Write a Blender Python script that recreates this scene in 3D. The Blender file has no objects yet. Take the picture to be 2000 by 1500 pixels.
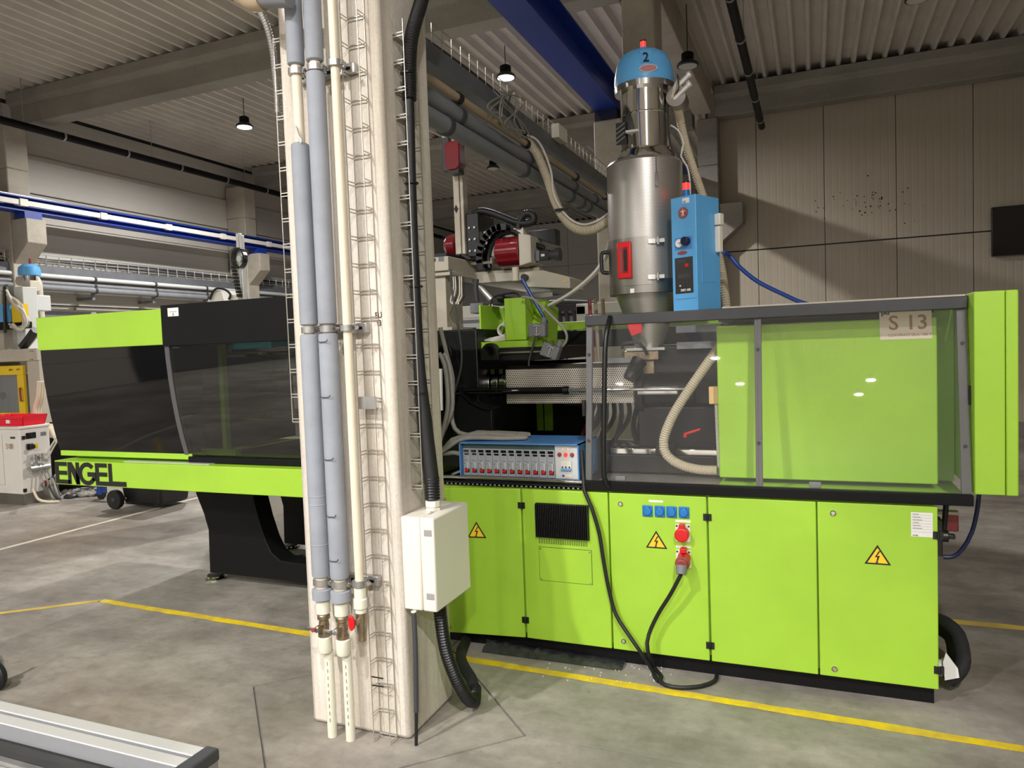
import bpy, bmesh, math, random
from mathutils import Vector, Matrix
random.seed(7)
SC = bpy.context.scene
COL = SC.collection
# ---------------------------------------------------------------- camera
F_PX = 1429.4; YAW, PIT, ROL = (math.radians(a) for a in (22.444, 2.8634, -2.0845)); EYE = Vector((0, 0, 1.6))
FW = Vector((-math.sin(YAW)*math.cos(PIT), math.cos(YAW)*math.cos(PIT), -math.sin(PIT)))
R0 = Vector((math.cos(YAW), math.sin(YAW), 0)); U0 = R0.cross(FW)
RT = math.cos(ROL)*R0 + math.sin(ROL)*U0; UP = -math.sin(ROL)*R0 + math.cos(ROL)*U0
cam = bpy.data.cameras.new('camera'); cam.sensor_fit = 'HORIZONTAL'; cam.sensor_width = 36; cam.lens = F_PX/2000*36
cam.clip_start = .05; cam.clip_end = 200
co = bpy.data.objects.new('camera', cam); COL.objects.link(co)
m = Matrix((RT, UP, -FW)).transposed().to_4x4(); m.translation = EYE; co.matrix_world = m
SC.camera = co
# ---------------------------------------------------------------- world, exposure
w = bpy.data.worlds.new('world'); SC.world = w; w.use_nodes = True
w.node_tree.nodes['Background'].inputs[0].default_value = (.5, .55, .6, 1); w.node_tree.nodes['Background'].inputs[1].default_value = .15
vs = SC.view_settings; vs.view_transform = 'Standard'; vs.look = 'None'; vs.gamma = 1; vs.use_curve_mapping = False
vs.exposure = 0.06
LAMP_W = 330.0
# lit high-bay lamps of the hall: x, y (all hang at z = 5.2); the last rows are behind the photographer
LIT = [(-3.75, 9.25), (-8.2, 9.25), (-10.2, -2.4), (-2.9, -1.5), (1.2, -1.9), (-8.6, -4.6), (-2.6, -5.2), (2.2, -5.2), (-7.0, -8.5),
       (-2.4, -12.4), (-5.8, -15.7), (-2.1, -16.0), (1.5, -15.7), (1.3, -18.0)]
UNLIT = [(-1.36, 9.25, 4.93), (-5.9, 13.7, 5.2), (-8.4, 19.0, 5.2), (1.1, 9.24, 5.2)]

def at(x, y, X=None, Y=None, Z=None):
    'photo pixel -> world point on a plane X=, Y= or Z='
    d = FW + (x-1000)/F_PX*RT - (y-750)/F_PX*UP
    t = (X-EYE.x)/d.x if X is not None else (Y-EYE.y)/d.y if Y is not None else (Z-EYE.z)/d.z
    return EYE + t*d

# ---------------------------------------------------------------- materials
MT = {}
def mat(name, col, rough=.5, metal=0., var=0., vscale=3., bump=0., bscale=60., coat=0., spec=.5, stretch=(1, 1, 1), col2=None, emit=None, es=0):
    m = bpy.data.materials.new(name); m.use_nodes = True; nt = m.node_tree; b = nt.nodes['Principled BSDF']
    b.inputs['Base Color'].default_value = (*col, 1); b.inputs['Roughness'].default_value = rough; b.inputs['Metallic'].default_value = metal
    b.inputs['Coat Weight'].default_value = coat; b.inputs['Specular IOR Level'].default_value = spec
    if emit: b.inputs['Emission Color'].default_value = (*emit, 1); b.inputs['Emission Strength'].default_value = es
    if var or bump:
        g = nt.nodes.new('ShaderNodeNewGeometry'); mp = nt.nodes.new('ShaderNodeMapping'); mp.inputs['Scale'].default_value = stretch
        nt.links.new(g.outputs['Position'], mp.inputs['Vector'])
    if var:
        n = nt.nodes.new('ShaderNodeTexNoise'); n.inputs['Scale'].default_value = vscale; n.inputs['Detail'].default_value = 6; n.inputs['Roughness'].default_value = .62
        nt.links.new(mp.outputs[0], n.inputs['Vector'])
        r = nt.nodes.new('ShaderNodeValToRGB'); c2 = col2 or tuple(c*(1-var) for c in col)
        r.color_ramp.elements[0].position = .36; r.color_ramp.elements[1].position = .64
        r.color_ramp.elements[0].color = (*c2, 1); r.color_ramp.elements[1].color = (*col, 1)
        nt.links.new(n.outputs['Fac'], r.inputs['Fac']); nt.links.new(r.outputs[0], b.inputs['Base Color'])
    if bump:
        n2 = nt.nodes.new('ShaderNodeTexNoise'); n2.inputs['Scale'].default_value = bscale; n2.inputs['Detail'].default_value = 4
        nt.links.new(mp.outputs[0], n2.inputs['Vector'])
        bp = nt.nodes.new('ShaderNodeBump'); bp.inputs['Strength'].default_value = bump; bp.inputs['Distance'].default_value = .01
        nt.links.new(n2.outputs['Fac'], bp.inputs['Height']); nt.links.new(bp.outputs[0], b.inputs['Normal'])
    MT[name] = m; return m
def S(r, g, b):
    f = lambda c: (c/255/12.92) if c/255 <= .04045 else ((c/255+.055)/1.055)**2.4
    return (f(r), f(g), f(b))
mat('green', S(163, 208, 58), .42, var=.10, vscale=2.2, coat=.08, bump=.02, bscale=90)
mat('black_paint', S(19, 19, 20), .5, var=.25, vscale=4, spec=.18)
mat('black_iron', S(16, 16, 17), .45, var=.35, vscale=6, bump=.1, bscale=40, spec=.4)
mat('black_gloss', S(10, 10, 11), .045, spec=.36)
mat('black_plastic', S(20, 20, 21), .38)
mat('rubber', S(26, 26, 27), .55, var=.3, vscale=20)
mat('dark_grey', S(62, 63, 66), .45, var=.15)
mat('mid_grey', S(120, 121, 124), .5, var=.12)
mat('rail_grey', S(60, 61, 64), .4, var=.2, vscale=8)
mat('post_grey', S(88, 86, 88), .45, var=.1)
mat('steel', S(190, 188, 184), .2, 1., var=.12, vscale=5)
mat('steel_brushed', S(176, 172, 166), .33, 1., var=.16, vscale=4, stretch=(3, 3, .4))
mat('chrome', S(215, 213, 208), .09, 1., var=.05)
mat('galvanised', S(188, 187, 184), .42, .85, var=.2, vscale=14)
mat('wire', S(205, 200, 190), .35, .8)
mat('aluminium', S(232, 230, 226), .42, .6)
mat('duct_grey', S(112, 114, 119), .5, .25, var=.18, vscale=6)
mat('pipe_grey', S(128, 130, 134), .55, var=.15, vscale=5)
mat('insulation', S(150, 154, 162), .75, var=.12, vscale=7, bump=.12, bscale=25)
mat('pvc_cream', S(228, 216, 192), .4, var=.08, vscale=6)
mat('pvc_white', S(226, 224, 204), .42, var=.07)
mat('pipe_tan', S(178, 158, 130), .5, var=.15)
mat('hose_tan', S(196, 184, 160), .5, var=.1, vscale=12)
mat('cable_grey', S(150, 145, 136), .5, var=.15, vscale=20)
mat('cable_white', S(216, 212, 202), .45)
mat('cable_blue', S(20, 62, 140), .4)
mat('white_plastic', S(226, 221, 208), .4, var=.04)
mat('white_paint', S(226, 221, 212), .45, var=.06)
mat('cream_paint', S(206, 196, 178), .5, var=.12, vscale=6)
mat('beige_paint', S(196, 188, 172), .5, var=.1, vscale=5)
mat('light_blue', S(96, 172, 228), .4, var=.05)
mat('box_blue', S(84, 140, 204), .42, var=.12, vscale=8)
mat('crane_blue', S(22, 58, 158), .42, var=.15)
mat('navy_blue', S(14, 24, 62), .45)
mat('socket_blue', S(30, 116, 190), .35)
mat('red', S(206, 20, 24), .35)
mat('red_dim', S(150, 60, 62), .4)
mat('crimson', S(132, 26, 36), .2, coat=.5, var=.1)
mat('bin_red', S(232, 8, 44), .4)
mat('yellow', S(236, 200, 30), .45, var=.05)
mat('orange_peach', S(226, 188, 128), .5)
mat('sign_yellow', S(240, 200, 40), .5)
mat('sign_cream', S(232, 216, 200), .6)
mat('ink_black', S(22, 20, 18), .6)
mat('ink_brown', S(156, 118, 88), .6)
mat('ink_grey', S(150, 146, 142), .6)
mat('paper', S(236, 234, 230), .7, var=.04)
mat('module_grey', S(168, 172, 178), .4, .2)
mat('panel_light', S(200, 202, 200), .45)
mat('module_teal', S(60, 82, 84), .5)
mat('brass', S(176, 158, 132), .35, .9, var=.3, vscale=30)
mat('black_foam', S(30, 30, 31), .85, var=.2, vscale=30, bump=.2)
mat('yellow_line', S(240, 208, 10), .55, var=.24, vscale=7, col2=S(196, 168, 70))
mat('yellow_line_worn', S(214, 184, 90), .6, var=.25, vscale=6)
mat('white_line', S(214, 204, 184), .6, var=.2, vscale=5)
mat('green_teal', S(40, 132, 132), .5)
mat('film', S(58, 58, 60), .3, var=.5, vscale=25, bump=.6, bscale=30)
mat('lamp_glow', (1, 1, 1), .4, emit=(1, .97, .92), es=14)
mat('lamp_off', S(196, 196, 192), .35)
mat('led_red', S(230, 30, 30), .3, emit=(1, .05, .04), es=1.2)
mat('screen', S(10, 10, 12), .12)

def concrete(name, c1, c2, scale, streak=(1, 1, 1), rough=.75, c3=None, bump=.15, worn=False):
    m = bpy.data.materials.new(name); m.use_nodes = True; nt = m.node_tree; b = nt.nodes['Principled BSDF']
    g = nt.nodes.new('ShaderNodeNewGeometry'); mp = nt.nodes.new('ShaderNodeMapping'); mp.inputs['Scale'].default_value = streak
    nt.links.new(g.outputs['Position'], mp.inputs['Vector'])
    def noise(s, d, v=mp.outputs[0]):
        n = nt.nodes.new('ShaderNodeTexNoise'); n.inputs['Scale'].default_value = s; n.inputs['Detail'].default_value = d; n.inputs['Roughness'].default_value = .65
        nt.links.new(v, n.inputs['Vector']); return n
    n = noise(scale, 8); r = nt.nodes.new('ShaderNodeValToRGB'); r.color_ramp.elements[0].position = .34; r.color_ramp.elements[1].position = .66
    r.color_ramp.elements[0].color = (*c2, 1); r.color_ramp.elements[1].color = (*c1, 1)
    nt.links.new(n.outputs['Fac'], r.inputs['Fac'])
    out = r.outputs[0]
    if c3:
        n3 = noise(scale*.45, 5, g.outputs['Position']); r3 = nt.nodes.new('ShaderNodeValToRGB'); r3.color_ramp.elements[0].position = .5; r3.color_ramp.elements[1].position = .68
        r3.color_ramp.elements[1].color = (.8, .8, .8, 1); nt.links.new(n3.outputs['Fac'], r3.inputs['Fac'])
        mx = nt.nodes.new('ShaderNodeMix'); mx.data_type = 'RGBA'; nt.links.new(r3.outputs[0], mx.inputs['Factor']); nt.links.new(out, mx.inputs['A']); mx.inputs['B'].default_value = (*c3, 1)
        out = mx.outputs['Result']
    sp = noise(scale*28, 4, g.outputs['Position']); ms = nt.nodes.new('ShaderNodeMix'); ms.data_type = 'RGBA'; ms.blend_type = 'MULTIPLY'; ms.inputs['Factor'].default_value = .35
    nt.links.new(out, ms.inputs['A']); nt.links.new(sp.outputs['Fac'], ms.inputs['B'])
    rs = nt.nodes.new('ShaderNodeMapRange'); rs.inputs['From Min'].default_value = .3; rs.inputs['From Max'].default_value = .7; rs.inputs['To Min'].default_value = .7; rs.inputs['To Max'].default_value = 1.15
    nt.links.new(sp.outputs['Fac'], rs.inputs['Value']); nt.links.new(rs.outputs[0], ms.inputs['B'])
    nt.links.new(ms.outputs['Result'], b.inputs['Base Color'])
    b.inputs['Roughness'].default_value = rough
    if worn:
        # trowel marks, grime patches and small dark scuffs with shapes of their own
        ms2 = ms.outputs['Result']
        mp2 = nt.nodes.new('ShaderNodeMapping'); mp2.inputs['Scale'].default_value = (.55, 1.5, 1); mp2.inputs['Rotation'].default_value = (0, 0, .5); nt.links.new(g.outputs['Position'], mp2.inputs['Vector'])
        for v, s_, d_, lo, hi, a0, a1 in ((mp2.outputs[0], 3.2, 9, .32, .66, .7, 1.1), (g.outputs['Position'], 9., 6, .28, .5, .82, 1.04), (g.outputs['Position'], 34., 3, .22, .34, .55, 1.)):
            n_ = noise(s_, d_, v); mr_ = nt.nodes.new('ShaderNodeMapRange'); mr_.inputs['From Min'].default_value = lo; mr_.inputs['From Max'].default_value = hi; mr_.inputs['To Min'].default_value = a0; mr_.inputs['To Max'].default_value = a1
            nt.links.new(n_.outputs['Fac'], mr_.inputs['Value']); m2 = nt.nodes.new('ShaderNodeMix'); m2.data_type = 'RGBA'; m2.blend_type = 'MULTIPLY'; m2.inputs['Factor'].default_value = 1
            nt.links.new(ms2, m2.inputs['A']); nt.links.new(mr_.outputs[0], m2.inputs['B']); ms2 = m2.outputs['Result']
        nt.links.new(ms2, b.inputs['Base Color'])
        nr = noise(1.6, 5); rr = nt.nodes.new('ShaderNodeMapRange'); rr.inputs['From Min'].default_value = .3; rr.inputs['From Max'].default_value = .7; rr.inputs['To Min'].default_value = rough-.08; rr.inputs['To Max'].default_value = rough+.2
        nt.links.new(nr.outputs['Fac'], rr.inputs['Value']); nt.links.new(rr.outputs[0], b.inputs['Roughness'])
    bp = nt.nodes.new('ShaderNodeBump'); bp.inputs['Strength'].default_value = bump; bp.inputs['Distance'].default_value = .01
    nt.links.new(sp.outputs['Fac'], bp.inputs['Height']); nt.links.new(bp.outputs[0], b.inputs['Normal'])
    MT[name] = m
concrete('concrete_column', S(224, 216, 203), S(178, 167, 151), 2.4, (4.2, 4.2, .3), c3=S(206, 199, 190))
concrete('concrete_beam', S(148, 144, 136), S(124, 120, 113), 1.2, (.5, .5, 1.6))
concrete('concrete_pale', S(190, 182, 168), S(164, 156, 142), 1.6)
concrete('floor', S(174, 167, 157), S(122, 116, 109), .8, (1, 1, 1), .4, c3=S(128, 114, 98), bump=.08, worn=True)

def ribbed(name, col, axis, pitch, strength=.25, rough=.5, var=.06):
    'flat sheet with fine pressed lines along one axis'
    m = mat(name, col, rough, var=var, vscale=.7); nt = m.node_tree; b = nt.nodes['Principled BSDF']
    g = nt.nodes.new('ShaderNodeNewGeometry'); sx = nt.nodes.new('ShaderNodeSeparateXYZ'); nt.links.new(g.outputs['Position'], sx.inputs[0])
    mu = nt.nodes.new('ShaderNodeMath'); mu.operation = 'MULTIPLY'; mu.inputs[1].default_value = 1/pitch; nt.links.new(sx.outputs[axis], mu.inputs[0])
    fr = nt.nodes.new('ShaderNodeMath'); fr.operation = 'FRACT'; nt.links.new(mu.outputs[0], fr.inputs[0])
    pp = nt.nodes.new('ShaderNodeMath'); pp.operation = 'PINGPONG'; pp.inputs[1].default_value = .5; nt.links.new(fr.outputs[0], pp.inputs[0])
    mr = nt.nodes.new('ShaderNodeMapRange'); mr.inputs['From Min'].default_value = .06; mr.inputs['From Max'].default_value = .14; nt.links.new(pp.outputs[0], mr.inputs['Value'])
    bp = nt.nodes.new('ShaderNodeBump'); bp.inputs['Strength'].default_value = strength; bp.inputs['Distance'].default_value = .006
    nt.links.new(mr.outputs[0], bp.inputs['Height']); nt.links.new(bp.outputs[0], b.inputs['Normal'])
ribbed('wall_beige', S(176, 166, 150), 'X', .1)
ribbed('wall_grey', S(196, 191, 182), 'Z', .12, .2)
ribbed('wall_far', S(206, 204, 201), 'Z', .15, .2)
mat('deck_sheet', S(210, 204, 195), .5, .1, var=.14, vscale=1.5)

def perforated(name, base, pitch, hole=.32, metal=.9, rough=.4, axes='XZ', holecol=(.012, .012, .012)):
    m = mat(name, base, rough, metal, var=.12, vscale=5); nt = m.node_tree; b = nt.nodes['Principled BSDF']
    src = b.inputs['Base Color'].links[0].from_socket
    tc = nt.nodes.new('ShaderNodeTexCoord'); sx = nt.nodes.new('ShaderNodeSeparateXYZ'); nt.links.new(tc.outputs['UV'], sx.inputs[0])
    def mth(op, a, bb=None):
        n = nt.nodes.new('ShaderNodeMath'); n.operation = op
        for i, v in enumerate((a, bb)):
            if v is None: continue
            if isinstance(v, (int, float)): n.inputs[i].default_value = v
            else: nt.links.new(v, n.inputs[i])
        return n.outputs[0]
    u = mth('MULTIPLY', sx.outputs[0], 1/pitch); v = mth('MULTIPLY', sx.outputs[1], 1/(pitch*.866))
    row = mth('FLOOR', v); off = mth('MULTIPLY', mth('MODULO', row, 2.), .5)
    fu = mth('SUBTRACT', mth('FRACT', mth('ADD', u, off)), .5); fv = mth('SUBTRACT', mth('FRACT', v), .5)
    d = mth('SQRT', mth('ADD', mth('MULTIPLY', fu, fu), mth('MULTIPLY', fv, fv)))
    hl = mth('LESS_THAN', d, hole)
    mx = nt.nodes.new('ShaderNodeMix'); mx.data_type = 'RGBA'; nt.links.new(hl, mx.inputs['Factor']); nt.links.new(src, mx.inputs['A']); mx.inputs['B'].default_value = (*holecol, 1)
    nt.links.new(mx.outputs['Result'], b.inputs['Base Color'])
perforated('perforated_steel', S(212, 203, 190), .0125, .33, .35)
perforated('dimpled_steel', S(204, 199, 192), .009, .30, .82, .36, holecol=(.26, .25, .24))
perforated('tread_plate', S(186, 182, 176), .03, .2, .8, .4, holecol=(.7, .68, .66))

def glass(name, tint, gloss=1., haze=.0, hazecol=(.8, .8, .8), rough=.01, ior=1.5):
    m = bpy.data.materials.new(name); m.use_nodes = True; nt = m.node_tree; nt.nodes.clear()
    o = nt.nodes.new('ShaderNodeOutputMaterial'); t = nt.nodes.new('ShaderNodeBsdfTransparent'); t.inputs[0].default_value = (*tint, 1)
    g = nt.nodes.new('ShaderNodeBsdfGlossy'); g.inputs['Roughness'].default_value = rough; g.inputs[0].default_value = (gloss, gloss, gloss, 1)
    d = nt.nodes.new('ShaderNodeBsdfDiffuse'); d.inputs[0].default_value = (*hazecol, 1)
    f = nt.nodes.new('ShaderNodeFresnel'); f.inputs[0].default_value = ior
    a = nt.nodes.new('ShaderNodeMixShader'); a.inputs[0].default_value = haze; nt.links.new(t.outputs[0], a.inputs[1]); nt.links.new(d.outputs[0], a.inputs[2])
    x = nt.nodes.new('ShaderNodeMixShader'); ge = nt.nodes.new('ShaderNodeNewGeometry'); mm = nt.nodes.new('ShaderNodeMath'); mm.operation = 'MULTIPLY_ADD'; mm.inputs[1].default_value = -1; mm.inputs[2].default_value = 1; nt.links.new(ge.outputs['Backfacing'], mm.inputs[0]); m3 = nt.nodes.new('ShaderNodeMath'); m3.operation = 'MULTIPLY'; nt.links.new(mm.outputs[0], m3.inputs[0]); nt.links.new(f.outputs[0], m3.inputs[1]); nt.links.new(m3.outputs[0], x.inputs[0]); nt.links.new(a.outputs[0], x.inputs[1]); nt.links.new(g.outputs[0], x.inputs[2])
    nt.links.new(x.outputs[0], o.inputs[0]); MT[name] = m
glass('acrylic_clear', (1, 1, .995), .9, .022, ior=1.55)
glass('acrylic_tint', (.5, .5, .49), 1., .012, (.5, .47, .43), ior=1.7)
glass('window_glass', (.8, .84, .86), 1., .12, (.8, .8, .8))

# ---------------------------------------------------------------- mesh building
class MB:
    def __init__(s, M=None): s.v = []; s.f = []; s.uv = {}; s.M = M
    def add(s, vs, fs, uvs=None):
        n = len(s.v); s.v += [(s.M @ Vector(v)) if s.M else Vector(v) for v in vs]
        for i, f in enumerate(fs):
            if uvs: s.uv[len(s.f)] = uvs[i]
            s.f.append(tuple(n+j for j in f))
        return s
    def box(s, x0, x1, y0, y1, z0, z1):
        x0, x1 = sorted((x0, x1)); y0, y1 = sorted((y0, y1)); z0, z1 = sorted((z0, z1))
        vs = [(x, y, z) for z in (z0, z1) for y in (y0, y1) for x in (x0, x1)]
        fs = [(0, 2, 3, 1), (4, 5, 7, 6), (0, 1, 5, 4), (1, 3, 7, 5), (3, 2, 6, 7), (2, 0, 4, 6)]
        uv = []
        for f in fs:
            P = [vs[i] for i in f]; ax = [i for i in range(3) if len({p[i] for p in P}) > 1]
            if len(ax) < 2: ax = [0, 1]
            uv.append([(p[ax[0]], p[ax[1]]) for p in P])
        return s.add(vs, fs, uv)
    def hexa(s, c): return s.add(c, [(0, 3, 2, 1), (4, 5, 6, 7), (0, 1, 5, 4), (1, 2, 6, 5), (2, 3, 7, 6), (3, 0, 4, 7)])   # 4 bottom, 4 top corners
    def prism(s, poly, axis, a, b):
        n = len(poly)
        def p(q, w): return {'X': (w, q[0], q[1]), 'Y': (q[0], w, q[1]), 'Z': (q[0], q[1], w)}[axis]
        return s.add([p(q, a) for q in poly]+[p(q, b) for q in poly], [tuple(range(n)), tuple(range(2*n-1, n-1, -1))]+[(i, (i+1) % n, n+(i+1) % n, n+i) for i in range(n)])
    def tube(s, path, r, n=10, spline=True, corr=None, caps=True, step=.03):
        P = [Vector(p) for p in path]
        if spline and len(P) > 2: P = catmull(P, step)
        if corr:
            pitch, dr = corr; P = resample(P, pitch/2); R = [(r if i % 2 else r-dr) for i in range(len(P))]
        else: R = [r]*len(P) if not callable(r) else [r(i/(len(P)-1)) for i in range(len(P))]
        T = [((P[min(i+1, len(P)-1)]-P[max(i-1, 0)]).normalized()) for i in range(len(P))]
        up = Vector((0, 0, 1)) if abs(T[0].z) < .9 else Vector((0, 1, 0)); N = (up-T[0]*up.dot(T[0])).normalized()
        vs = []; L = 0; uvl = []
        for i in range(len(P)):
            N = (N-T[i]*N.dot(T[i])).normalized(); B = T[i].cross(N)
            for k in range(n):
                a = 2*math.pi*k/n; vs.append(P[i]+R[i]*(math.cos(a)*N+math.sin(a)*B))
        fs = [(i*n+k, i*n+(k+1) % n, (i+1)*n+(k+1) % n, (i+1)*n+k) for i in range(len(P)-1) for k in range(n)]
        if caps: fs += [tuple(range(n-1, -1, -1)), tuple(range((len(P)-1)*n, len(P)*n))]
        return s.add(vs, fs)
    def cyl(s, a, b, r, n=16, r1=None):
        a = Vector(a); b = Vector(b); r1 = r if r1 is None else r1; d = (b-a).normalized()
        up = Vector((0, 0, 1)) if abs(d.z) < .9 else Vector((1, 0, 0)); N = (up-d*up.dot(d)).normalized(); B = d.cross(N); L = (b-a).length
        vs = [p+q*(math.cos(2*math.pi*k/n)*N+math.sin(2*math.pi*k/n)*B) for p, q in ((a, r), (b, r1)) for k in range(n)]
        fs = [(k, (k+1) % n, n+(k+1) % n, n+k) for k in range(n)]; c = 2*math.pi*r/n
        uv = [[(k*c, 0), ((k+1)*c, 0), ((k+1)*c, L), (k*c, L)] for k in range(n)]
        return s.add(vs, fs+[tuple(range(n-1, -1, -1)), tuple(range(n, 2*n))], uv+[[(0, 0)]*n]*2)
    def lathe(s, prof, c, n=32, axis='Z'):
        c = Vector(c); vs = []
        def p(a, r, h): return c+{'Z': Vector((r*math.cos(a), r*math.sin(a), h)), 'Y': Vector((r*math.cos(a), h, r*math.sin(a))), 'X': Vector((h, r*math.cos(a), r*math.sin(a)))}[axis]
        for r, h in prof: vs += [p(2*math.pi*k/n, max(r, 1e-4), h) for k in range(n)]
        fs = []; uv = []; L = 0
        for i in range(len(prof)-1):
            r = max(prof[i][0], prof[i+1][0]); l = math.dist(prof[i], prof[i+1]); cc = 2*math.pi*r/n
            for k in range(n):
                fs.append((i*n+k, i*n+(k+1) % n, (i+1)*n+(k+1) % n, (i+1)*n+k)); uv.append([(k*cc, L), ((k+1)*cc, L), ((k+1)*cc, L+l), (k*cc, L+l)])
            L += l
        fs += [tuple(range(n-1, -1, -1)), tuple(range((len(prof)-1)*n, len(prof)*n))]; uv += [[(0, 0)]*n]*2
        return s.add(vs, fs, uv)
    def sheet(s, prof, axis, a, b, th=.004):
        'open profile polyline extruded along an axis, with thickness towards its left normal'
        off = []
        for i, q in enumerate(prof):
            d = Vector(prof[min(i+1, len(prof)-1)])-Vector(prof[max(i-1, 0)]); d.normalize(); off.append((q[0]-d.y*th, q[1]+d.x*th))
        return s.prism(list(prof)+off[::-1], axis, a, b)
def catmull(P, step):
    out = []
    Q = [P[0]*2-P[1]]+P+[P[-1]*2-P[-2]]
    for i in range(1, len(Q)-2):
        p0, p1, p2, p3 = Q[i-1:i+3]; k = max(2, int((p2-p1).length/step))
        for j in range(k):
            t = j/k; out.append(.5*((2*p1)+(p2-p0)*t+(2*p0-5*p1+4*p2-p3)*t*t+(3*p1-p0-3*p2+p3)*t**3))
    return out+[P[-1]]
def resample(P, d):
    out = [P[0]]; acc = 0
    for a, b in zip(P, P[1:]):
        l = (b-a).length; t = d-acc
        while t <= l: out.append(a+(b-a)*(t/l)); t += d
        acc = (acc+l) % d
    return out
def rootloc(o):
    l = Vector(o.location)
    while o.parent: o = o.parent; l += Vector(o.location)
    return l
def obj(name, mb, mt, parent=None, bev=0, smooth=True, seg=2):
    me = bpy.data.meshes.new(name)
    if parent is None:
        xs, ys, zs = zip(*[tuple(v) for v in mb.v]); off = Vector(((min(xs)+max(xs))/2, (min(ys)+max(ys))/2, min(zs)))
    else: off = rootloc(parent)
    me.from_pydata([tuple(v-off) for v in mb.v], [], mb.f)
    if mb.uv:
        ul = me.uv_layers.new(name='uv')
        for pi, uvs in mb.uv.items():
            for li, q in zip(me.polygons[pi].loop_indices, uvs): ul.data[li].uv = q
    bm = bmesh.new(); bm.from_mesh(me); bmesh.ops.recalc_face_normals(bm, faces=bm.faces); bm.to_mesh(me); bm.free()
    if smooth: me.polygons.foreach_set('use_smooth', [True]*len(me.polygons)); me.set_sharp_from_angle(angle=math.radians(35))
    me.materials.append(MT[mt]); o = bpy.data.objects.new(name, me); COL.objects.link(o)
    if parent is not None: o.parent = parent
    else: o.location = off
    if bev:
        b = o.modifiers.new('bevel', 'BEVEL'); b.width = bev; b.segments = seg; b.limit_method = 'ANGLE'; b.angle_limit = math.radians(40)
    return o
def tag(o, label=None, cat=None, group=None, kind=None):
    for k, v in (('label', label), ('category', cat), ('group', group), ('kind', kind)):
        if v: o[k] = v
    return o
def thing(name, label, cat, loc, group=None):
    o = bpy.data.objects.new(name, None); COL.objects.link(o); o.location = loc; o.empty_display_size = .1
    return tag(o, label, cat, group)
def solo(name, mb, mt, label, cat, group=None, bev=0): return tag(obj(name, mb, mt, None, bev), label, cat, group)
def struct(name, mb, mt, bev=0): return tag(obj(name, mb, mt, None, bev), kind='structure')
def inst(src, parent, d):
    o = src.copy(); COL.objects.link(o); o.parent = parent; o.location = Vector(src.location)+Vector(d); return o
def text(name, body, size, o, xd, yd, mt, parent, ext=.0006, align='LEFT', squeeze=1., bold=0):
    c = bpy.data.curves.new(name, 'FONT'); c.body = body; c.size = size; c.extrude = ext; c.align_x = align; c.resolution_u = 3; c.offset = bold
    t = bpy.data.objects.new(name, c); COL.objects.link(t); bpy.context.view_layer.update()
    me = bpy.data.meshes.new_from_object(t.evaluated_get(bpy.context.evaluated_depsgraph_get()))
    bpy.data.objects.remove(t); bpy.data.curves.remove(c)
    xd = Vector(xd).normalized(); yd = Vector(yd).normalized(); zd = xd.cross(yd); off = rootloc(parent); o = Vector(o)
    for v in me.vertices: v.co = o+xd*v.co.x*squeeze+yd*v.co.y+zd*v.co.z-off
    me.materials.clear(); me.materials.append(MT[mt]); me.name = name
    ob = bpy.data.objects.new(name, me); COL.objects.link(ob); ob.parent = parent; return ob
FX, FZ = (1, 0, 0), (0, 0, 1)     # axes of a face that looks towards -Y
# ================================================================ THE SETTING
CEIL, BEAM_B = 5.62, 5.15
WL, WR, WB, WF, WFAR = -11.4, 9.0, 12.6, -22.0, 23.0
# floor: poured slabs with saw-cut joints and a diamond cut round the column
fl = struct('floor', MB().box(WL-.3, WR+.3, WF-.3, WFAR+.3, -.3, -.012), 'concrete_beam')
DX, DY, DR, JG = -1.83, 2.72, .71, .003
ys = [WF, -13., -7.7, -2.5, DY, 7.9, 13.1, 18.3, WFAR]; xs = [WL, -6.6, DX, 2.9, WR]
for i in range(len(xs)-1):
    for j in range(len(ys)-1):
        a, b, c, d = xs[i]+JG, xs[i+1]-JG, ys[j]+JG, ys[j+1]-JG
        poly = [(a, c), (b, c), (b, d), (a, d)]
        if xs[i+1] == DX and ys[j+1] == DY: poly = [(a, c), (b, c), (b, d-DR), (b-DR, d), (a, d)]
        elif xs[i] == DX and ys[j+1] == DY: poly = [(a, c), (b, c), (b, d), (a+DR, d), (a, d-DR)]
        elif xs[i+1] == DX and ys[j] == DY: poly = [(a, c), (b-DR, c), (b, c+DR), (b, d), (a, d)]
        elif xs[i] == DX and ys[j] == DY: poly = [(a+DR, c), (b, c), (b, d), (a, d), (a, c+DR)]
        obj('floor_slab', MB().prism(poly, 'Z', -.0119, 0), 'floor', fl)
q = DR-.009; obj('floor_slab', MB().prism([(DX-q, DY), (DX, DY-q), (DX+q, DY), (DX, DY+q)], 'Z', -.0119, -.0004), 'floor', fl)
def line(name, pts, wd, mt):
    mb = MB()
    P = [Vector((p[0], p[1], 0)) for p in pts]
    for a, b in zip(P, P[1:]):
        d = (b-a).normalized(); n = Vector((-d.y, d.x, 0))*wd/2; k = max(1, int((b-a).length/.08)); prev = None
        for t in range(k+1):
            c = a+(b-a)*t/k; j1, j2 = (random.uniform(-.004, .004) for _ in range(2)); e = (c+n*(1+j1/wd*2), c-n*(1+j2/wd*2))
            if prev: mb.add([(*prev[0].xy, .0012), (*e[0].xy, .0012), (*e[1].xy, .0012), (*prev[1].xy, .0012)], [(0, 1, 2, 3)])
            prev = e
    o = obj(name, mb, mt, fl); return o
tag(line('painted_line', [(-4.455, 3.405), (-1.67, 3.317), (.72, 3.232), (4.5, 3.12)], .058, 'yellow_line'), 'bright yellow line in front of the green machine')
tag(line('painted_line', [(-4.455, 3.405), (-4.897, 3.028), (-6.4, 1.75)], .05, 'yellow_line_worn'), 'faded yellow line turning the corner')
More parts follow.
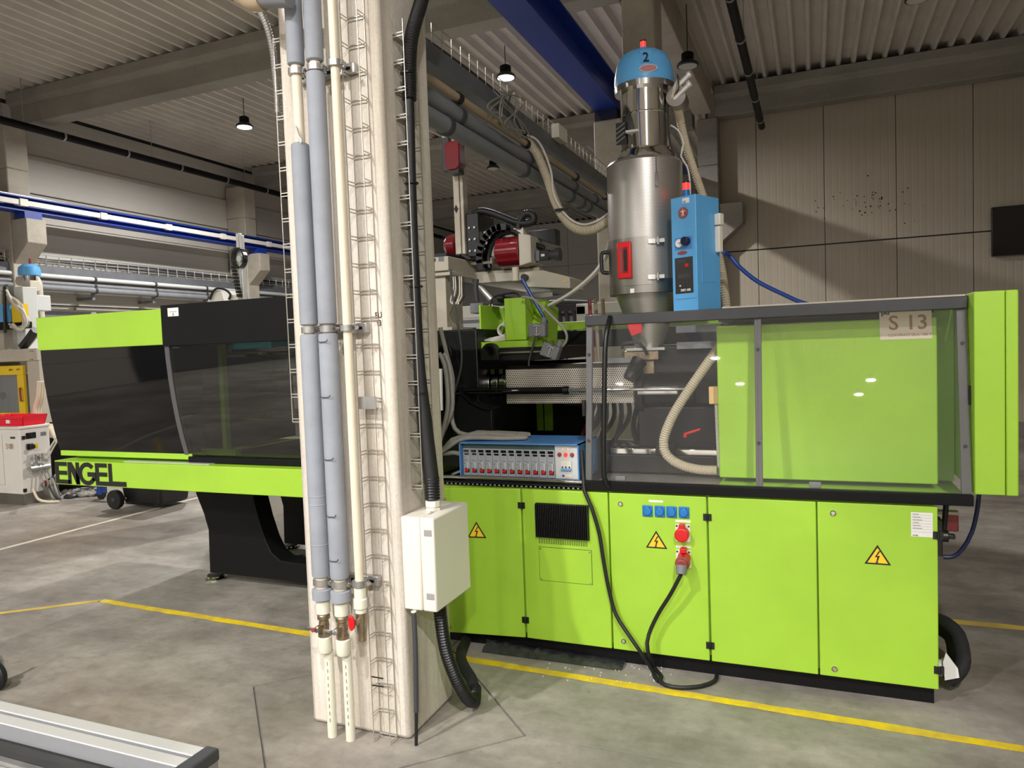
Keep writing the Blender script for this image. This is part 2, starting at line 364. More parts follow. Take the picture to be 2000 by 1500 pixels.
tag(line('painted_line', [(.2, 4.58), (4.5, 4.56)], .07, 'yellow_line_worn'), 'yellow line behind the machine')
tag(line('painted_line', [(-6.59, 1.), (-6.59, 14)], .06, 'white_line'), 'pale aisle line beside the black tub')
# back wall of the right bay: vertical cassette panels in two tiers
X0 = at(1481, 500, Y=WB).x; ZS = at(1600, 478, Y=WB).z
wb = struct('wall_back', MB().box(-1.6, WR, WB+.06, WB+.25, 0, CEIL+.1), 'dark_grey')
k = -1
while X0+k < WR:
    a, b = X0+k+.004, X0+k+.996
    for z0, z1 in ((.25, ZS-.01), (ZS+.01, CEIL)):
        obj('wall_panel', MB().box(max(a, -1.55), min(b, WR), WB, WB+.06, z0, z1), 'wall_beige', wb, bev=.003)
    k += 1
obj('plinth', MB().box(-1.55, WR, WB-.02, WB+.06, 0, .25), 'concrete_beam', wb)
# old dowel holes and screw marks in the back wall
mk = MB()
for i in range(52):
    px = random.gauss(1690, 62) if i < 60 else random.uniform(1770, 1840); py = 392+random.gauss(0, 22)+(18 if 1680 < px < 1750 and random.random() < .4 else 0)
    p = at(px, py, Y=WB-.001); r = random.uniform(.005, .014); mk.prism([(p.x+r*math.cos(t), p.z+r*random.uniform(.6, 1.2)*math.sin(t)) for t in [q*1.0472 for q in range(6)]], 'Y', WB-.003, WB+.001)
obj('drill_marks', mk, 'ink_black', wb)['kind'] = 'stuff'
# left wall: long horizontal sandwich panels, concrete columns in front
wl = struct('wall_left', MB().box(WL-.25, WL-.06, WF, WFAR, 0, CEIL+.1), 'dark_grey')
YROW = [-23, -13.2, -8., -2.6, 2.6, 7.6, 12.75, 17.9, WFAR]
for a, b in zip(YROW[3:], YROW[4:]):
    for n, (z0, z1) in enumerate(((.0, 1.1), (1.1, 2.55), (2.55, 3.25), (3.25, 3.85), (3.85, 4.3), (4.3, 4.9), (4.9, CEIL))):
        pr = .05 if n in (2, 5) else 0.
        obj('wall_panel', MB().box(WL-.06, WL+pr, a+.004, b-.004, z0+.005, z1-.005), 'wall_grey', wl, bev=.004)
# window frames low in the left wall
wn = 0
for a, b in ((7.95, 9.3), (9.42, 10.6), (10.72, 12.2), (13.1, 14.6), (14.7, 16.2)):
    wn += 1
    wi = struct('window_%d' % wn, MB().box(WL+.002, WL+.05, a+.07, b-.07, 1.0, 2.33), 'beige_paint')
    obj('window_frame', MB().box(WL+.002, WL+.1, a, b, 2.33, 2.45).box(WL+.002, WL+.1, a, a+.07, .9, 2.33).box(WL+.002, WL+.1, b-.07, b, .9, 2.33).box(WL+.002, WL+.1, a, b, .9, 1.), 'mid_grey', wi, bev=.004)
# remaining walls, outside the frame
struct('wall_right', MB().box(WR, WR+.2, WF, WB+.2, 0, CEIL+.1), 'wall_grey')
struct('wall_front', MB().box(WL-.2, WR+.2, WF-.2, WF, 0, CEIL+.1), 'wall_beige')
wf = struct('wall_far', MB().box(WL-.2, -1.3, WFAR+.05, WFAR+.25, 0, CEIL+.1), 'dark_grey')
for i in range(10):
    for z0, z1 in ((0, 1.4), (1.4, 2.8), (2.8, 4.2), (4.2, CEIL)):
        obj('wall_panel', MB().box(WL+i*1.01+.005, WL+i*1.01+1.005, WFAR, WFAR+.05, z0+.005, z1-.005), 'wall_far', wf)
struct('wall_side', MB().box(-1.6, -1.35, WB+.25, WFAR, 0, CEIL+.1), 'wall_far')
# ceiling: trapezoidal roof deck, ribs along Y, one sheet per bay
ce = struct('ceiling', MB().box(WL-.2, WR+.2, WF-.2, WFAR+.2, CEIL+.12, CEIL+.3), 'dark_grey')
prof = []; x = WL
while x < WR:
    prof += [(x, CEIL+.1), (x+.112, CEIL+.1), (x+.14, CEIL+.005), (x+.18, CEIL+.005)]; x += .208
prof.append((x, CEIL+.1))
yb = [WF, -12.9, -7.7, -2.5, 2.7, 7.6, 12.75, 17.9, WFAR]
for a, b in zip(yb, yb[1:]):
    obj('deck_sheet', MB().add([(p[0], y, p[1]) for y in (a, b) for p in prof], [(i, i+1, len(prof)+i+1, len(prof)+i) for i in range(len(prof)-1)]), 'deck_sheet', ce, smooth=False)
# concrete roof beams and columns
def beam_poly(c): return [(c-.13, BEAM_B), (c+.13, BEAM_B), (c+.14, 5.42), (c+.2, 5.48), (c+.2, CEIL), (c-.2, CEIL), (c-.2, 5.48), (c-.14, 5.42)]
BL = {2.7: 'grey precast roof beam directly above the piped column', 7.6: 'grey precast roof beam crossing the upper left corner of the view', 12.75: 'grey precast roof beam crossing behind the first lit lamps', 17.9: 'grey precast roof beam farthest back in the dark bay', -2.5: 'roof beam behind the photographer over the aisle', -7.7: 'second roof beam behind the photographer', -12.9: 'third roof beam behind the photographer'}
for c, l in BL.items(): solo('roof_beam', MB().prism(beam_poly(c), 'X', -11.0, -1.8), 'concrete_beam', l, 'beam', 'precast roof beams of the left bay', bev=.012)
for c, l in ((12.4, 'dark concrete roof beam along the top of the beige back wall'), (7.6, 'roof beam of the right bay above the green machine'), (2.7, 'roof beam of the right bay above the photographer')):
    solo('roof_beam', MB().prism(beam_poly(c), 'X', -1.4, WR), 'concrete_beam', l, 'beam', 'precast roof beams of the right bay', bev=.012)
solo('roof_beam', MB().box(-1.72, -1.44, 7.85, 12.2, 5.2, CEIL), 'concrete_pale', 'pale concrete beam running back above the blue domed hopper loader', 'beam', bev=.012)
def column(x0, x1, y0, y1, z, xa, xb, label, mt='concrete_pale'):
    return solo('concrete_column', MB().box(x0, x1, y0, y1, 0, z).box(xa, xb, y0, y1, z, BEAM_B), mt, label, 'column', bev=.02)
c0 = column(-2.045, -1.555, 2.53, 2.93, 3.9, -1.78, -1.5, 'tall pale concrete column carrying grey pipes and wire trays in front of the machine', 'concrete_column')
for i, (tx, sz, px, py) in enumerate((('FU', .035, 733, 622), ('13', .033, 735, 637))):
    p = at(px, py, Y=2.528); text('handwriting', tx, sz, p, (1, 0, .06), (-.08, 0, 1), 'ink_black', c0, squeeze=.8)
column(-2.05, -1.40, 7.4, 7.8, 3.88, -1.73, -1.40, 'concrete column with a stepped top behind the blue domed hopper loader')
c2 = column(-1.68, -1.36, 12.25, 12.58, 4.4, -1.68, -1.36, 'slim concrete column at the left end of the beige back wall', 'concrete_beam')
obj('corbel', MB().prism([(-1.36, 3.15), (-1.0, 3.45), (-1.0, 3.78), (-1.36, 3.78)], 'Y', 12.27, 12.56), 'concrete_beam', c2, bev=.01)
for y, l in ((7.26, 'concrete wall column with a corbel at the far left edge'), (12.12, 'concrete wall column with a corbel behind the white picker arm'), (17.0, 'farthest concrete wall column in the left wall')):
    cc = column(WL+.052, -10.87, y, y+.34, 4.5, WL+.052, -10.87, l)
    obj('corbel', MB().prism([(-10.87, 3.1), (-10.55, 3.39), (-10.55, 3.74), (-10.87, 3.74)], 'Y', y+.02, y+.32), 'concrete_pale', cc, bev=.01)
# crane runways
def runway(xc, y0, y1, z, label, h=.3):
    t = thing('crane_runway_beam', label, 'crane beam', (xc, (y0+y1)/2, z))
    obj('bottom_flange', MB().box(xc-.12, xc+.12, y0, y1, z, z+.018), 'crane_blue', t)
    obj('web', MB().box(xc-.008, xc+.008, y0, y1, z+.018, z+h), 'crane_blue', t)
    obj('top_flange', MB().box(xc-.12, xc+.12, y0, y1, z+h, z+h+.018), 'crane_blue', t)
    obj('rail', MB().box(xc-.025, xc+.025, y0, y1, z+h+.018, z+h+.05), 'steel', t)
    return t
r1 = runway(-1.92, -6, 12.2, 3.99, 'dark blue steel crane beam running away above the machine')
obj('bearing', MB().box(-2.04, -1.81, 7.42, 7.78, 3.88, 3.989), 'navy_blue', r1)
r2 = runway(-10.72, 2.6, WFAR-.1, 3.84, 'blue steel crane beam along the left wall', .2)
for y in (7.43, 12.29, 17.17): obj('bearing', MB().box(-10.82, -10.6, y-.13, y+.13, 3.741, 3.839), 'crane_blue', r2)
cb = thing('conductor_bar', 'long pale conductor rail fixed along the blue crane beam on the left', 'conductor rail', (-10.58, 10, 3.9))
obj('rail', MB().box(-10.6, -10.55, 2.6, 22, 3.915, 3.99), 'white_paint', cb, bev=.004)
for i in range(14): obj('clip', MB().box(-10.605, -10.535, 3.3+i*1.3, 3.42+i*1.3, 3.9, 4.005), 'white_plastic', cb, bev=.004)
# high-bay lamps
def lamp(x, y, z, lit, label):
    t = thing('high_bay_lamp', label, 'lamp', (x, y, z), 'round high-bay lamps under the roof')
    obj('reflector', MB().lathe([(.128, .0), (.132, .01), (.122, .035), (.09, .06), (.075, .07)], (x, y, z), 28), 'black_plastic', t)
    obj('heat_sink', MB().lathe([(.075, .07), (.075, .15), (.05, .165), (.02, .18)], (x, y, z), 20), 'black_paint', t)
    obj('diffuser', MB().lathe([(.001, -.004), (.11, -.004), (.11, .0)], (x, y, z), 28), 'lamp_glow' if lit else 'lamp_off', t)
    obj('hanging_wire', MB().cyl((x, y, z+.175), (x, y, CEIL+.05), .006, 6), 'rubber', t)
    if lit:
        l = bpy.data.lights.new('lamp_light', 'AREA'); l.shape = 'DISK'; l.size = .22; l.energy = LAMP_W; l.color = (1, .98, .955); l.spread = math.radians(170)
        lo = bpy.data.objects.new('lamp_light', l); COL.objects.link(lo); lo.parent = t; lo.location = (0, 0, -.012)
LL = {0: 'lit round high-bay lamp above the tangle of cables', 1: 'lit round high-bay lamp in the upper left bay'}
for i, (x, y) in enumerate(LIT): lamp(x, y, 5.2, True, LL.get(i, 'lit round high-bay lamp of the hall outside the picture'))
for (x, y, z), l in zip(UNLIT, ('unlit black high-bay lamp beside the blue domed hopper loader', 'unlit black high-bay lamp above the red robot', 'farthest unlit black high-bay lamp low behind the robot hose', 'unlit black high-bay lamp at the top edge above the beige wall')): lamp(x, y, z, False, l)
# dark conduit pipes hanging under the roof
def hung_pipe(x, y0, y1, z, r, mt, label, step=1.1):
    t = thing('hanging_pipe', label, 'pipe', (x, y0, z)); obj('pipe', MB().cyl((x, y0, z), (x, y1, z), r, 14), mt, t)
    y = y0+.5
    while y < y1:
        obj('clamp', MB().cyl((x, y-.015, z), (x, y+.015, z), r+.008, 14), 'galvanised', t); y += step
    y = y0+1.
    while y < y1: obj('hanger', MB().cyl((x, y, z+r), (x, y, CEIL+.05), .005, 6), 'galvanised', t); y += step*2
hung_pipe(-.7, 6., 12.4, 4.93, .05, 'black_paint', 'black pipe hanging under the roof towards the beige back wall')
hung_pipe(-10.35, 4., 20, 5.0, .055, 'black_paint', 'long dark pipe hanging beside the left wall under the roof')
# television on the back wall
p = at(1937, 405, Y=12.5); q = at(1937, 501, Y=12.5)
tv = thing('television', 'black flat television mounted on the beige back wall', 'television', (p.x+.6, 12.55, q.z))
obj('housing', MB().box(p.x, p.x+1.25, 12.5, 12.57, q.z, p.z), 'black_plastic', tv, bev=.008); obj('screen', MB().box(p.x+.012, p.x+1.238, 12.496, 12.5, q.z+.012, p.z-.012), 'screen', tv); obj('bracket', MB().box(p.x+.4, p.x+.8, 12.57, 12.598, q.z+.2, p.z-.2), 'black_paint', tv)
# ================================================================ ON THE COLUMN
CF = 2.53                                  # front face of the column
PY = 2.44                                  # pipe axis
GP = 'pipes down the front of the column'
def zat(px, py, Y=PY): return at(px, py, Y=Y).z
def clamp(t, x, z, r, mt='galvanised'):
    o = obj('pipe_clamp', MB().lathe([(r+.002, -.012), (r+.008, -.012), (r+.008, .012), (r+.002, .012)], (x, PY, z), 20).cyl((x, PY+r, z), (x, CF-.03, z), .006, 8), mt, t)
    obj('screw', MB().cyl((x+r+.016, PY-.012, z), (x+r+.016, PY+.014, z), .007, 8).box(x+r, x+r+.02, PY-.006, PY+.006, z-.008, z+.008), 'steel', o)
zc1, zc2, zc3 = 2.725, 1.70, .665
for z, l in ((zc1, 'topmost'), (zc2, 'middle'), (zc3, 'lowest')):
    o = solo('bracket_rail', MB().box(-1.93, -1.655, CF-.03, CF-.001, z-.02, z+.02), 'galvanised', l+' of three steel bracket rails across the column behind the pipes', 'bracket', 'bracket rails on the column', bev=.002)
    for i in range(6): obj('slot', MB().box(-1.92+i*.045, -1.9+i*.045, CF-.032, CF-.0295, z-.006, z+.006), 'black_paint', o)
# --- left insulated pipe
def insul(t, x, z0, z1, r, staples=()):
    o = obj('insulation', MB().lathe([(r*.8, z0-.004), (r*.96, z0), (r, z0+.012), (r, z1-.012), (r*.96, z1), (r*.8, z1+.004)], (x, PY, 0), 28), 'insulation', t)
    for z in staples: obj('staple', MB().tube([(x-.024, PY-r-.0, z+.008), (x-.02, PY-r-.003, z), (x, PY-r-.004, z-.002), (x+.02, PY-r-.003, z), (x+.024, PY-r, z+.008)], .0018, 6), 'dark_grey', o)
    return o
xa = -1.888
pa = thing('insulated_pipe', 'grey foam-wrapped pipe nearest the left edge of the column', 'pipe', (xa, PY, 0), GP)
obj('pipe', MB().cyl((xa, PY, .66), (xa, PY, 3.85), .021, 16), 'pvc_cream', pa)
insul(pa, xa, zc1+.03, 3.8, .034); insul(pa, xa, 1.722, 2.44, .036); insul(pa, xa, .69, 1.678, .0385)
obj('insulation_ring', MB().lathe([(.03, 0), (.042, .004), (.042, .045), (.03, .049)], (xa, PY, .59), 24), 'insulation', pa)
for z in (zc1, zc2): clamp(pa, xa, z, .024)
obj('wrap_seam', MB().lathe([(.0387, 0), (.0398, .003), (.0387, .006)], (xa, PY, 1.02), 24).lathe([(.0387, 0), (.0398, .003), (.0387, .006)], (xa, PY, .985), 24).lathe([(.0387, 0), (.0398, .003), (.0387, .006)], (xa, PY, .82), 24), 'insulation', pa)
tp = at(570, 241, Y=PY-.03)
obj('torn_tape', MB().prism([(tp.x, tp.z), (tp.x+.02, tp.z-.012), (tp.x+.03, tp.z-.05), (tp.x+.045, tp.z-.07), (tp.x+.04, tp.z-.085), (tp.x+.015, tp.z-.055), (tp.x+.01, tp.z-.03)], 'Y', PY-.03, PY-.027), 'galvanised', pa)
# --- middle insulated pipe
xb = -1.797
pb = thing('insulated_pipe', 'grey foam-wrapped pipe in the middle of the column', 'pipe', (xb, PY, 0), GP)
obj('pipe', MB().cyl((xb, PY, .66), (xb, PY, 3.85), .021, 16), 'pvc_cream', pb)
insul(pb, xb, zc1+.03, 3.8, .035); insul(pb, xb, 1.722, zc1-.02, .037); insul(pb, xb, .69, 1.678, .039, (1.65, 1.43, 1.18, .95, .77))
obj('insulation_ring', MB().lathe([(.03, 0), (.042, .004), (.042, .045), (.03, .049)], (xb, PY, .59), 24), 'insulation', pb)
for z in (zc1, zc2): clamp(pb, xb, z, .024)
# --- right bare pipe
xc = -1.703
pc = thing('water_pipe', 'slim bare cream pipe with a red butterfly valve at its lower end', 'pipe', (xc, PY, .5), GP)
obj('pipe', MB().cyl((xc, PY, .64), (xc, PY, 3.85), .018, 16), 'pvc_cream', pc)
for z in (zc1, zc2, zc3+.01): clamp(pc, xc, z, .021)
obj('fitting', MB().lathe([(.018, .66), (.024, .655), (.024, .615), (.028, .61), (.028, .575), (.022, .57), (.022, .555)], (xc, PY, 0), 20), 'pvc_white', pc)
obj('tail_piece', MB().lathe([(.012, .435), (.017, .44), (.017, .47), (.019, .475), (.019, .505), (.021, .51), (.021, .555)], (xc, PY, 0), 14), 'brass', pc)
vh = obj('valve_body', MB().cyl((xc, PY-.02, .525), (xc, PY-.035, .525), .012, 12), 'brass', pc)
obj('handle', MB().prism([(xc-.02, .49), (xc-.03, .5), (xc-.034, .53), (xc-.026, .555), (xc-.012, .55), (xc-.004, .53), (xc-.006, .505)], 'Y', PY-.045, PY-.035), 'red', vh, bev=.003)
for t, x, hm in ((pa, xa, 'red_dim'), (pb, xb, 'chrome')):
    obj('neck', MB().cyl((x, PY, .64), (x, PY, .69), .026, 16), 'pvc_cream', t)
    obj('upper_fitting', MB().lathe([(.022, .59), (.029, .585), (.029, .535), (.024, .53)], (x, PY, 0), 22), 'pvc_white', t)
    vb = obj('valve_body', MB().lathe([(.022, .53), (.026, .525), (.026, .51), (.019, .505), (.022, .48), (.019, .455), (.026, .452), (.026, .438), (.022, .432)], (x, PY, 0), 12).cyl((x, PY-.01, .48), (x, PY-.045, .48), .014, 12), 'brass', t)
    obj('handle', MB().box(x-.06, x-.008, PY-.05, PY-.045, .474, .486).cyl((x, PY-.044, .48), (x, PY-.054, .48), .013, 8), 'steel' if hm != 'chrome' else 'galvanised', vb, bev=.002)
    obj('knob', MB().cyl((x-.012, PY-.054, .48), (x-.012, PY-.06, .48), .009, 10), hm, vb)
    obj('lower_fitting', MB().lathe([(.02, .365), (.026, .37), (.03, .385), (.03, .432), (.026, .436)], (x, PY, 0), 22), 'pvc_white', t)
    obj('lower_pipe', MB().cyl((x, PY+.02, .0), (x, PY+.02, .37), .0195, 18), 'pvc_white', t)
    clamp(t, x, zc3+.0, .028)
    for i in range(9): obj('print_mark', MB().box(x+.004, x+.007, PY-.0003, PY+.0015, .31-i*.03, .325-i*.03), 'ink_grey', t)
# overhead feed of the pipes
el = thing('roof_pipe', 'grey pipe with a beige elbow at the top left of the column', 'pipe', tuple(at(520, 0, Y=2.36)))
obj('pipe', MB().cyl(tuple(at(566, -4, Y=2.36)), tuple(at(508, -1, Y=2.36)), .034, 16), 'pipe_grey', el)
obj('elbow', MB().tube([tuple(at(x, y, Y=2.36)) for x, y in ((512, -1), (495, 2), (480, -8), (465, -30), (440, -200), (400, -520), (365, -850))], .041, 16), 'pipe_tan', el)
# --- wire trays
def wire_tray(label, o, u, n, z0, z1, wd, dp, pitch, wr=.0028):
    u = Vector(u); n = Vector(n); o = Vector(o); t = thing('wire_tray', label, 'cable tray', (o.x, o.y, z0), 'wire cable trays on the column')
    b0, b1 = o-u*wd/2, o+u*wd/2; l0, l1 = b0+n*dp, b1+n*dp
    for p in (b0, b1, l0, l1): obj('long_wire', MB().cyl((p.x, p.y, z0), (p.x, p.y, z1), wr*.8, 6), 'wire', t)
    mb = MB()
    for dz in (0, .013): mb.tube([(*p.xy, z0+dz) for p in (l0, b0, b1, l1)], wr, 6, spline=False)
    first = obj('cross_wire', mb, 'wire', t); k = 1
    while z0+k*pitch < z1-.02: inst(first, t, (0, 0, k*pitch)); k += 1
    return t
wire_tray('bare wire tray standing off the left side of the column', (-2.05, 2.66, 0), (0, 1, 0), (-1, 0, 0), 1.31, 2.95, .17, .055, .108)
mt_ = wire_tray('empty wire tray up the front of the column beside the cream pipe', (-1.655, CF-.004, 0), (1, 0, 0), (0, -1, 0), .0, 3.1, .078, .05, .108)
for z, px in ((.235, 735), (.27, 735)): obj('cable_tie', MB().box(-1.7, -1.64, CF-.05, CF-.046, z, z+.004), 'black_plastic', mt_)
obj('joint_plate', MB().box(-1.69, -1.61, CF-.056, CF-.052, 1.375, 1.425), 'galvanised', mt_)
rt = wire_tray('wire tray on the right side of the column around the black conduit', (-1.551, 2.68, 0), (0, 1, 0), (1, 0, 0), 1.03, 2.93, .11, .05, .108)
wt = thing('wall_conduit', 'corrugated silver conduit hanging behind the left wire tray', 'conduit', (-2.12, 2.8, 2.4))
obj('hose', MB().tube([tuple(at(x, y, Y=2.72)) for x, y in ((496, 0), (512, 30), (524, 60), (533, 100), (537, 140), (541, 180), (543, 222))], .016, 10, corr=(.014, .003)), 'galvanised', wt)
# --- black conduit into the junction box
JX0, JX1, JY0, JY1, JZ0, JZ1 = -1.553, -1.402, 2.525, 2.842, .553, .935
gx, gy = -1.475, 2.66
cd = thing('black_conduit', 'black corrugated conduit coming down the right side of the column to the white box', 'conduit', (gx, gy, JZ1))
obj('upper_hose', MB().tube([(-1.5, 3.3, 5.1), (-1.45, 3.15, 4.4), (-1.43, 2.98, 3.7), (-1.46, 2.86, 3.3), (-1.485, 2.76, 3.05), (-1.5, 2.68, 2.85), (-1.505, 2.66, 2.62)], .03, 14, corr=(.012, .004)), 'black_plastic', cd)
obj('cable_sleeve', MB().tube([(-1.505, 2.66, 2.65), (-1.51, 2.655, 2.2), (-1.51, 2.655, 1.6), (-1.5, 2.665, 1.3), (gx, gy, 1.05)], lambda t: .02 if t < .6 else .02+.012*min(1, (t-.6)/.25), 14), 'rubber', cd)
obj('second_cable', MB().tube([(-1.525, 2.70, 2.65), (-1.528, 2.70, 2.0), (-1.52, 2.70, 1.4), (-1.49, 2.69, 1.1)], .013, 10), 'rubber', cd)
obj('lower_hose', MB().tube([(gx, gy, 1.075), (gx, gy, .975)], .033, 14, corr=(.012, .004), spline=False), 'black_plastic', cd)
for z in (2.72, 2.28, 1.86, 1.42): obj('cable_tie', MB().lathe([(.026, 0), (.029, .002), (.029, .006), (.026, .008)], (-1.508, 2.655, z), 14), 'black_plastic', cd)
jb = thing('junction_box', 'white plastic junction box on the right side of the column', 'junction box', ((JX0+JX1)/2, (JY0+JY1)/2, JZ0))
obj('body', MB().box(JX0, JX0+.085, JY0, JY1, JZ0, JZ1), 'white_plastic', jb, bev=.008)
lid = obj('lid', MB().prism([(JX0+.087, JZ0), (JX1, JZ0), (JX1, JZ1), (JX0+.087, JZ1)], 'Y', JY0, JY1), 'white_plastic', jb, bev=.008)
for y in (JY0, JY1):
    for z in (JZ0+.05, JZ1-.075):
        d = -.0012 if y == JY0 else -.014
        obj('latch', MB().box(JX1-.045, JX1-.008, y+d, y+d+.0152, z, z+.028), 'ink_grey', lid, bev=.003)
obj('gland', MB().cyl((gx, gy, JZ1), (gx, gy, JZ1+.012), .034, 6).cyl((gx, gy, JZ1+.012), (gx, gy, JZ1+.016), .028, 16).cyl((gx, gy, JZ1+.016), (gx, gy, JZ1+.042), .032, 8), 'white_plastic', jb, bev=.002)
text('print', 'KK05 / 0015', .018, (JX0+.105, JY0+.06, JZ1+.0005), (0, 1, 0), (-1, 0, 0), 'ink_grey', jb)
hs = thing('black_corrugated_hose', 'black corrugated hose looping from under the white box down to the floor', 'hose', (-1.3, 2.9, 0))
pts = [at(*q, X=x) for q, x in (((848, 1190), -1.46), ((856, 1225), -1.45), ((868, 1270), -1.43))]
obj('hose', MB().tube([(-1.465, 2.66, JZ0+.002), (-1.46, 2.665, .44), tuple(at(872, 1275, Y=2.68)), tuple(at(893, 1330, Y=2.72)), tuple(at(914, 1364, Y=2.78)), tuple(at(926, 1368, Y=2.85)), tuple(at(928, 1345, Y=2.95))], .029, 14, corr=(.012, .004)), 'black_plastic', hs)
obj('sleeve', MB().tube([tuple(at(928, 1350, Y=2.95)), tuple(at(920, 1325, Y=3.02)), tuple(at(905, 1300, Y=3.12)), tuple(at(900, 1275, Y=3.28)), tuple(at(912, 1248, Y=3.54))], .027, 12), 'black_foam', hs)
rd = thing('floor_conduit', 'thin dark conduit rising from the floor to the underside of the white box', 'conduit', (-1.53, 2.5, 0))
a, b, c, d = at(808, 1195, Y=2.52), at(811, 1260, Y=2.515), at(813, 1390, Y=2.51), at(812, 1437, Y=2.51)
obj('tube', MB().tube([(a.x, 2.52, JZ0-.004), tuple(b), tuple(c)], .0105, 10), 'dark_grey', rd); obj('rod', MB().cyl(tuple(c), (d.x, 2.51, .0), .007, 8), 'rubber', rd); obj('collar', MB().cyl((a.x, 2.52, JZ0-.005), (a.x, 2.52, JZ0-.0005), .011, 12), 'white_plastic', rd)

# ================================================================ OVERHEAD SERVICES BETWEEN THE COLUMNS
XS = -1.72
def zs(px, py, X=XS): return at(px, py, X=X).z
Y0, Y1 = 2.94, 7.395
dz1, dz0 = zs(821, 66), zs(822, 107)
du = thing('cable_duct', 'grey steel cable duct with a wire basket on top running back between the columns', 'cable tray', (XS-.1, 5, dz0))
obj('duct', MB().box(XS-.2, XS, Y0, Y1, dz0, dz1), 'duct_grey', du, bev=.004)
wm = MB()
for xx in (XS-.003, XS-.197): wm.cyl((xx, Y0, dz1+.1), (xx, Y1, dz1+.1), .0035, 6).cyl((xx, Y0, dz1+.05), (xx, Y1, dz1+.05), .0025, 6)
obj('long_wire', wm, 'wire', du)
rg = obj('basket_wire', MB().tube([(XS-.003, Y0+.03, dz1+.1), (XS-.003, Y0+.03, dz1+.002), (XS-.197, Y0+.03, dz1+.002), (XS-.197, Y0+.03, dz1+.1)], .004, 6, spline=False), 'wire', du)
for i in range(1, 41): inst(rg, du, (0, i*.108, 0))
obj('cable_bundle', MB().tube([(XS-.1, Y0, dz1+.03), (XS-.08, 4, dz1+.04), (XS-.12, 5.5, dz1+.03), (XS-.1, Y1, dz1+.04)], .035, 8), 'black_plastic', du)
bxp = at(1090, 262, X=XS+.02); obj('junction', MB().box(XS+.001, XS+.06, bxp.y-.1, bxp.y+.1, bxp.z-.05, bxp.z+.05), 'white_plastic', du, bev=.005)
def run(label, x, zc, r, mt, joints=(), jm=None):
    t = thing('service_pipe', label, 'pipe', (x, 5, zc-r), 'pipes under the cable duct'); obj('pipe', MB().cyl((x, Y0, zc), (x, Y1, zc), r, 18), mt, t)
    for y in joints: obj('pipe_clamp', MB().lathe([(r+.001, -.02), (r+.009, -.02), (r+.009, .02), (r+.001, .02)], (x, y, zc), 18, 'Y'), jm or 'dark_grey', t)
zb = zs(825, 145, -1.74); run('beige pipe directly under the grey cable duct', -1.74, zb, .022, 'pipe_tan', (3.6, 4.6, 5.7, 6.6), 'rubber')
zg = zb-.075; run('upper thick grey pipe under the cable duct', -1.77, zg, .043, 'pipe_grey', (3.65, 4.7, 5.7, 6.3))
zg2 = zg-.092; run('lower thick grey pipe under the cable duct', -1.77, zg2, .045, 'pipe_grey', (3.5, 4.6, 5.6, 5.9, 6.1))
# tangle of cables spilling from the duct below the lamp
tg = thing('cable_tangle', 'tangle of grey cables spilling over the cable duct under the lit lamp', 'cables', (XS+.03, 4.7, zb)); 
for i in range(9):
    p0 = at(975+random.uniform(-10, 35), 178, X=XS+.02); p1 = at(975+random.uniform(-25, 55), 205+random.uniform(-15, 15), X=XS+.05); p2 = at(990+random.uniform(-15, 30), 235+random.uniform(-10, 15), X=XS+.04); p3 = at(1020+random.uniform(-10, 20), 262+random.uniform(-8, 12), X=XS+.03)
    obj('cable', MB().tube([tuple(p0), tuple(p1), tuple(p2), tuple(p3)], .005, 6), random.choice(['cable_grey', 'dark_grey', 'cable_grey']), tg)
# ================================================================ THE INJECTION MOULDING MACHINE
IM = thing('injection_moulding_machine', 'long lime green and black injection moulding machine behind the column', 'machine', (-2.1, 4.2, 0))
DF = 3.488                                  # door front plane
obj('plinth', MB().box(-1.95, .46, 3.525, 5.0, 0, .095), 'black_paint', IM)
obj('cabinet_body', MB().box(-1.9, .462, 3.514, 5.0, .096, .872), 'green', IM, bev=.004)
obj('top_trim', MB().box(-1.9, -1.06, 3.5, 3.53, .872, .885), 'green', IM, bev=.002)
EDG = [(-1.886, -1.416), (-1.408, -.952), (-.945, -.476), (-.468, .0), (.006, .473)]
DZ0, DZ1 = .078, .866
HM = Matrix.Translation((-1.416, DF, 0)) @ Matrix.Rotation(math.radians(7), 4, 'Z') @ Matrix.Translation((1.416, -DF, 0))   # first door stands ajar
doors = []
for i, (a, b) in enumerate(EDG):
    d = obj('cabinet_door', MB(HM if i == 0 else None).box(a, b, DF, DF+.022, DZ0, DZ1), 'green', IM, bev=.004); doors.append(d)
def onD(px, py, i):
    'pixel on the face of door i (closed position)'
    p = at(px, py, Y=DF)
    return p if i else Vector((-1.416+(p.x+1.416)*1.0, DF, p.z))
for i, ls in ((0, ((875, 972), (883, 1217))), (2, ((1212, 984), (1218, 1252))), (4, ((1627, 1002), (1630, 1306)))):
    for q in ls:
        p = onD(*q, i); M_ = HM if i == 0 else None
        obj('lock', MB(M_).lathe([(.0125, 0), (.0125, -.005), (.009, -.008), (.008, -.004), (.001, -.004)], (p.x, DF, p.z), 18, 'Y'), 'chrome', doors[i])
for i, (x, zz) in enumerate(((-1.412, (.78, .175)), (-.472, (.77, .155)), (.474, (.745, .165)))):
    for z in zz: obj('hinge', MB().box(x-.019, x-.004, DF-.006, DF+.006, z-.016, z+.016).box(x+.004, x+.019, DF-.006, DF+.006, z-.016, z+.016).cyl((x, DF-.006, z-.016), (x, DF-.006, z+.016), .006, 10), 'black_plastic', IM, bev=.001)
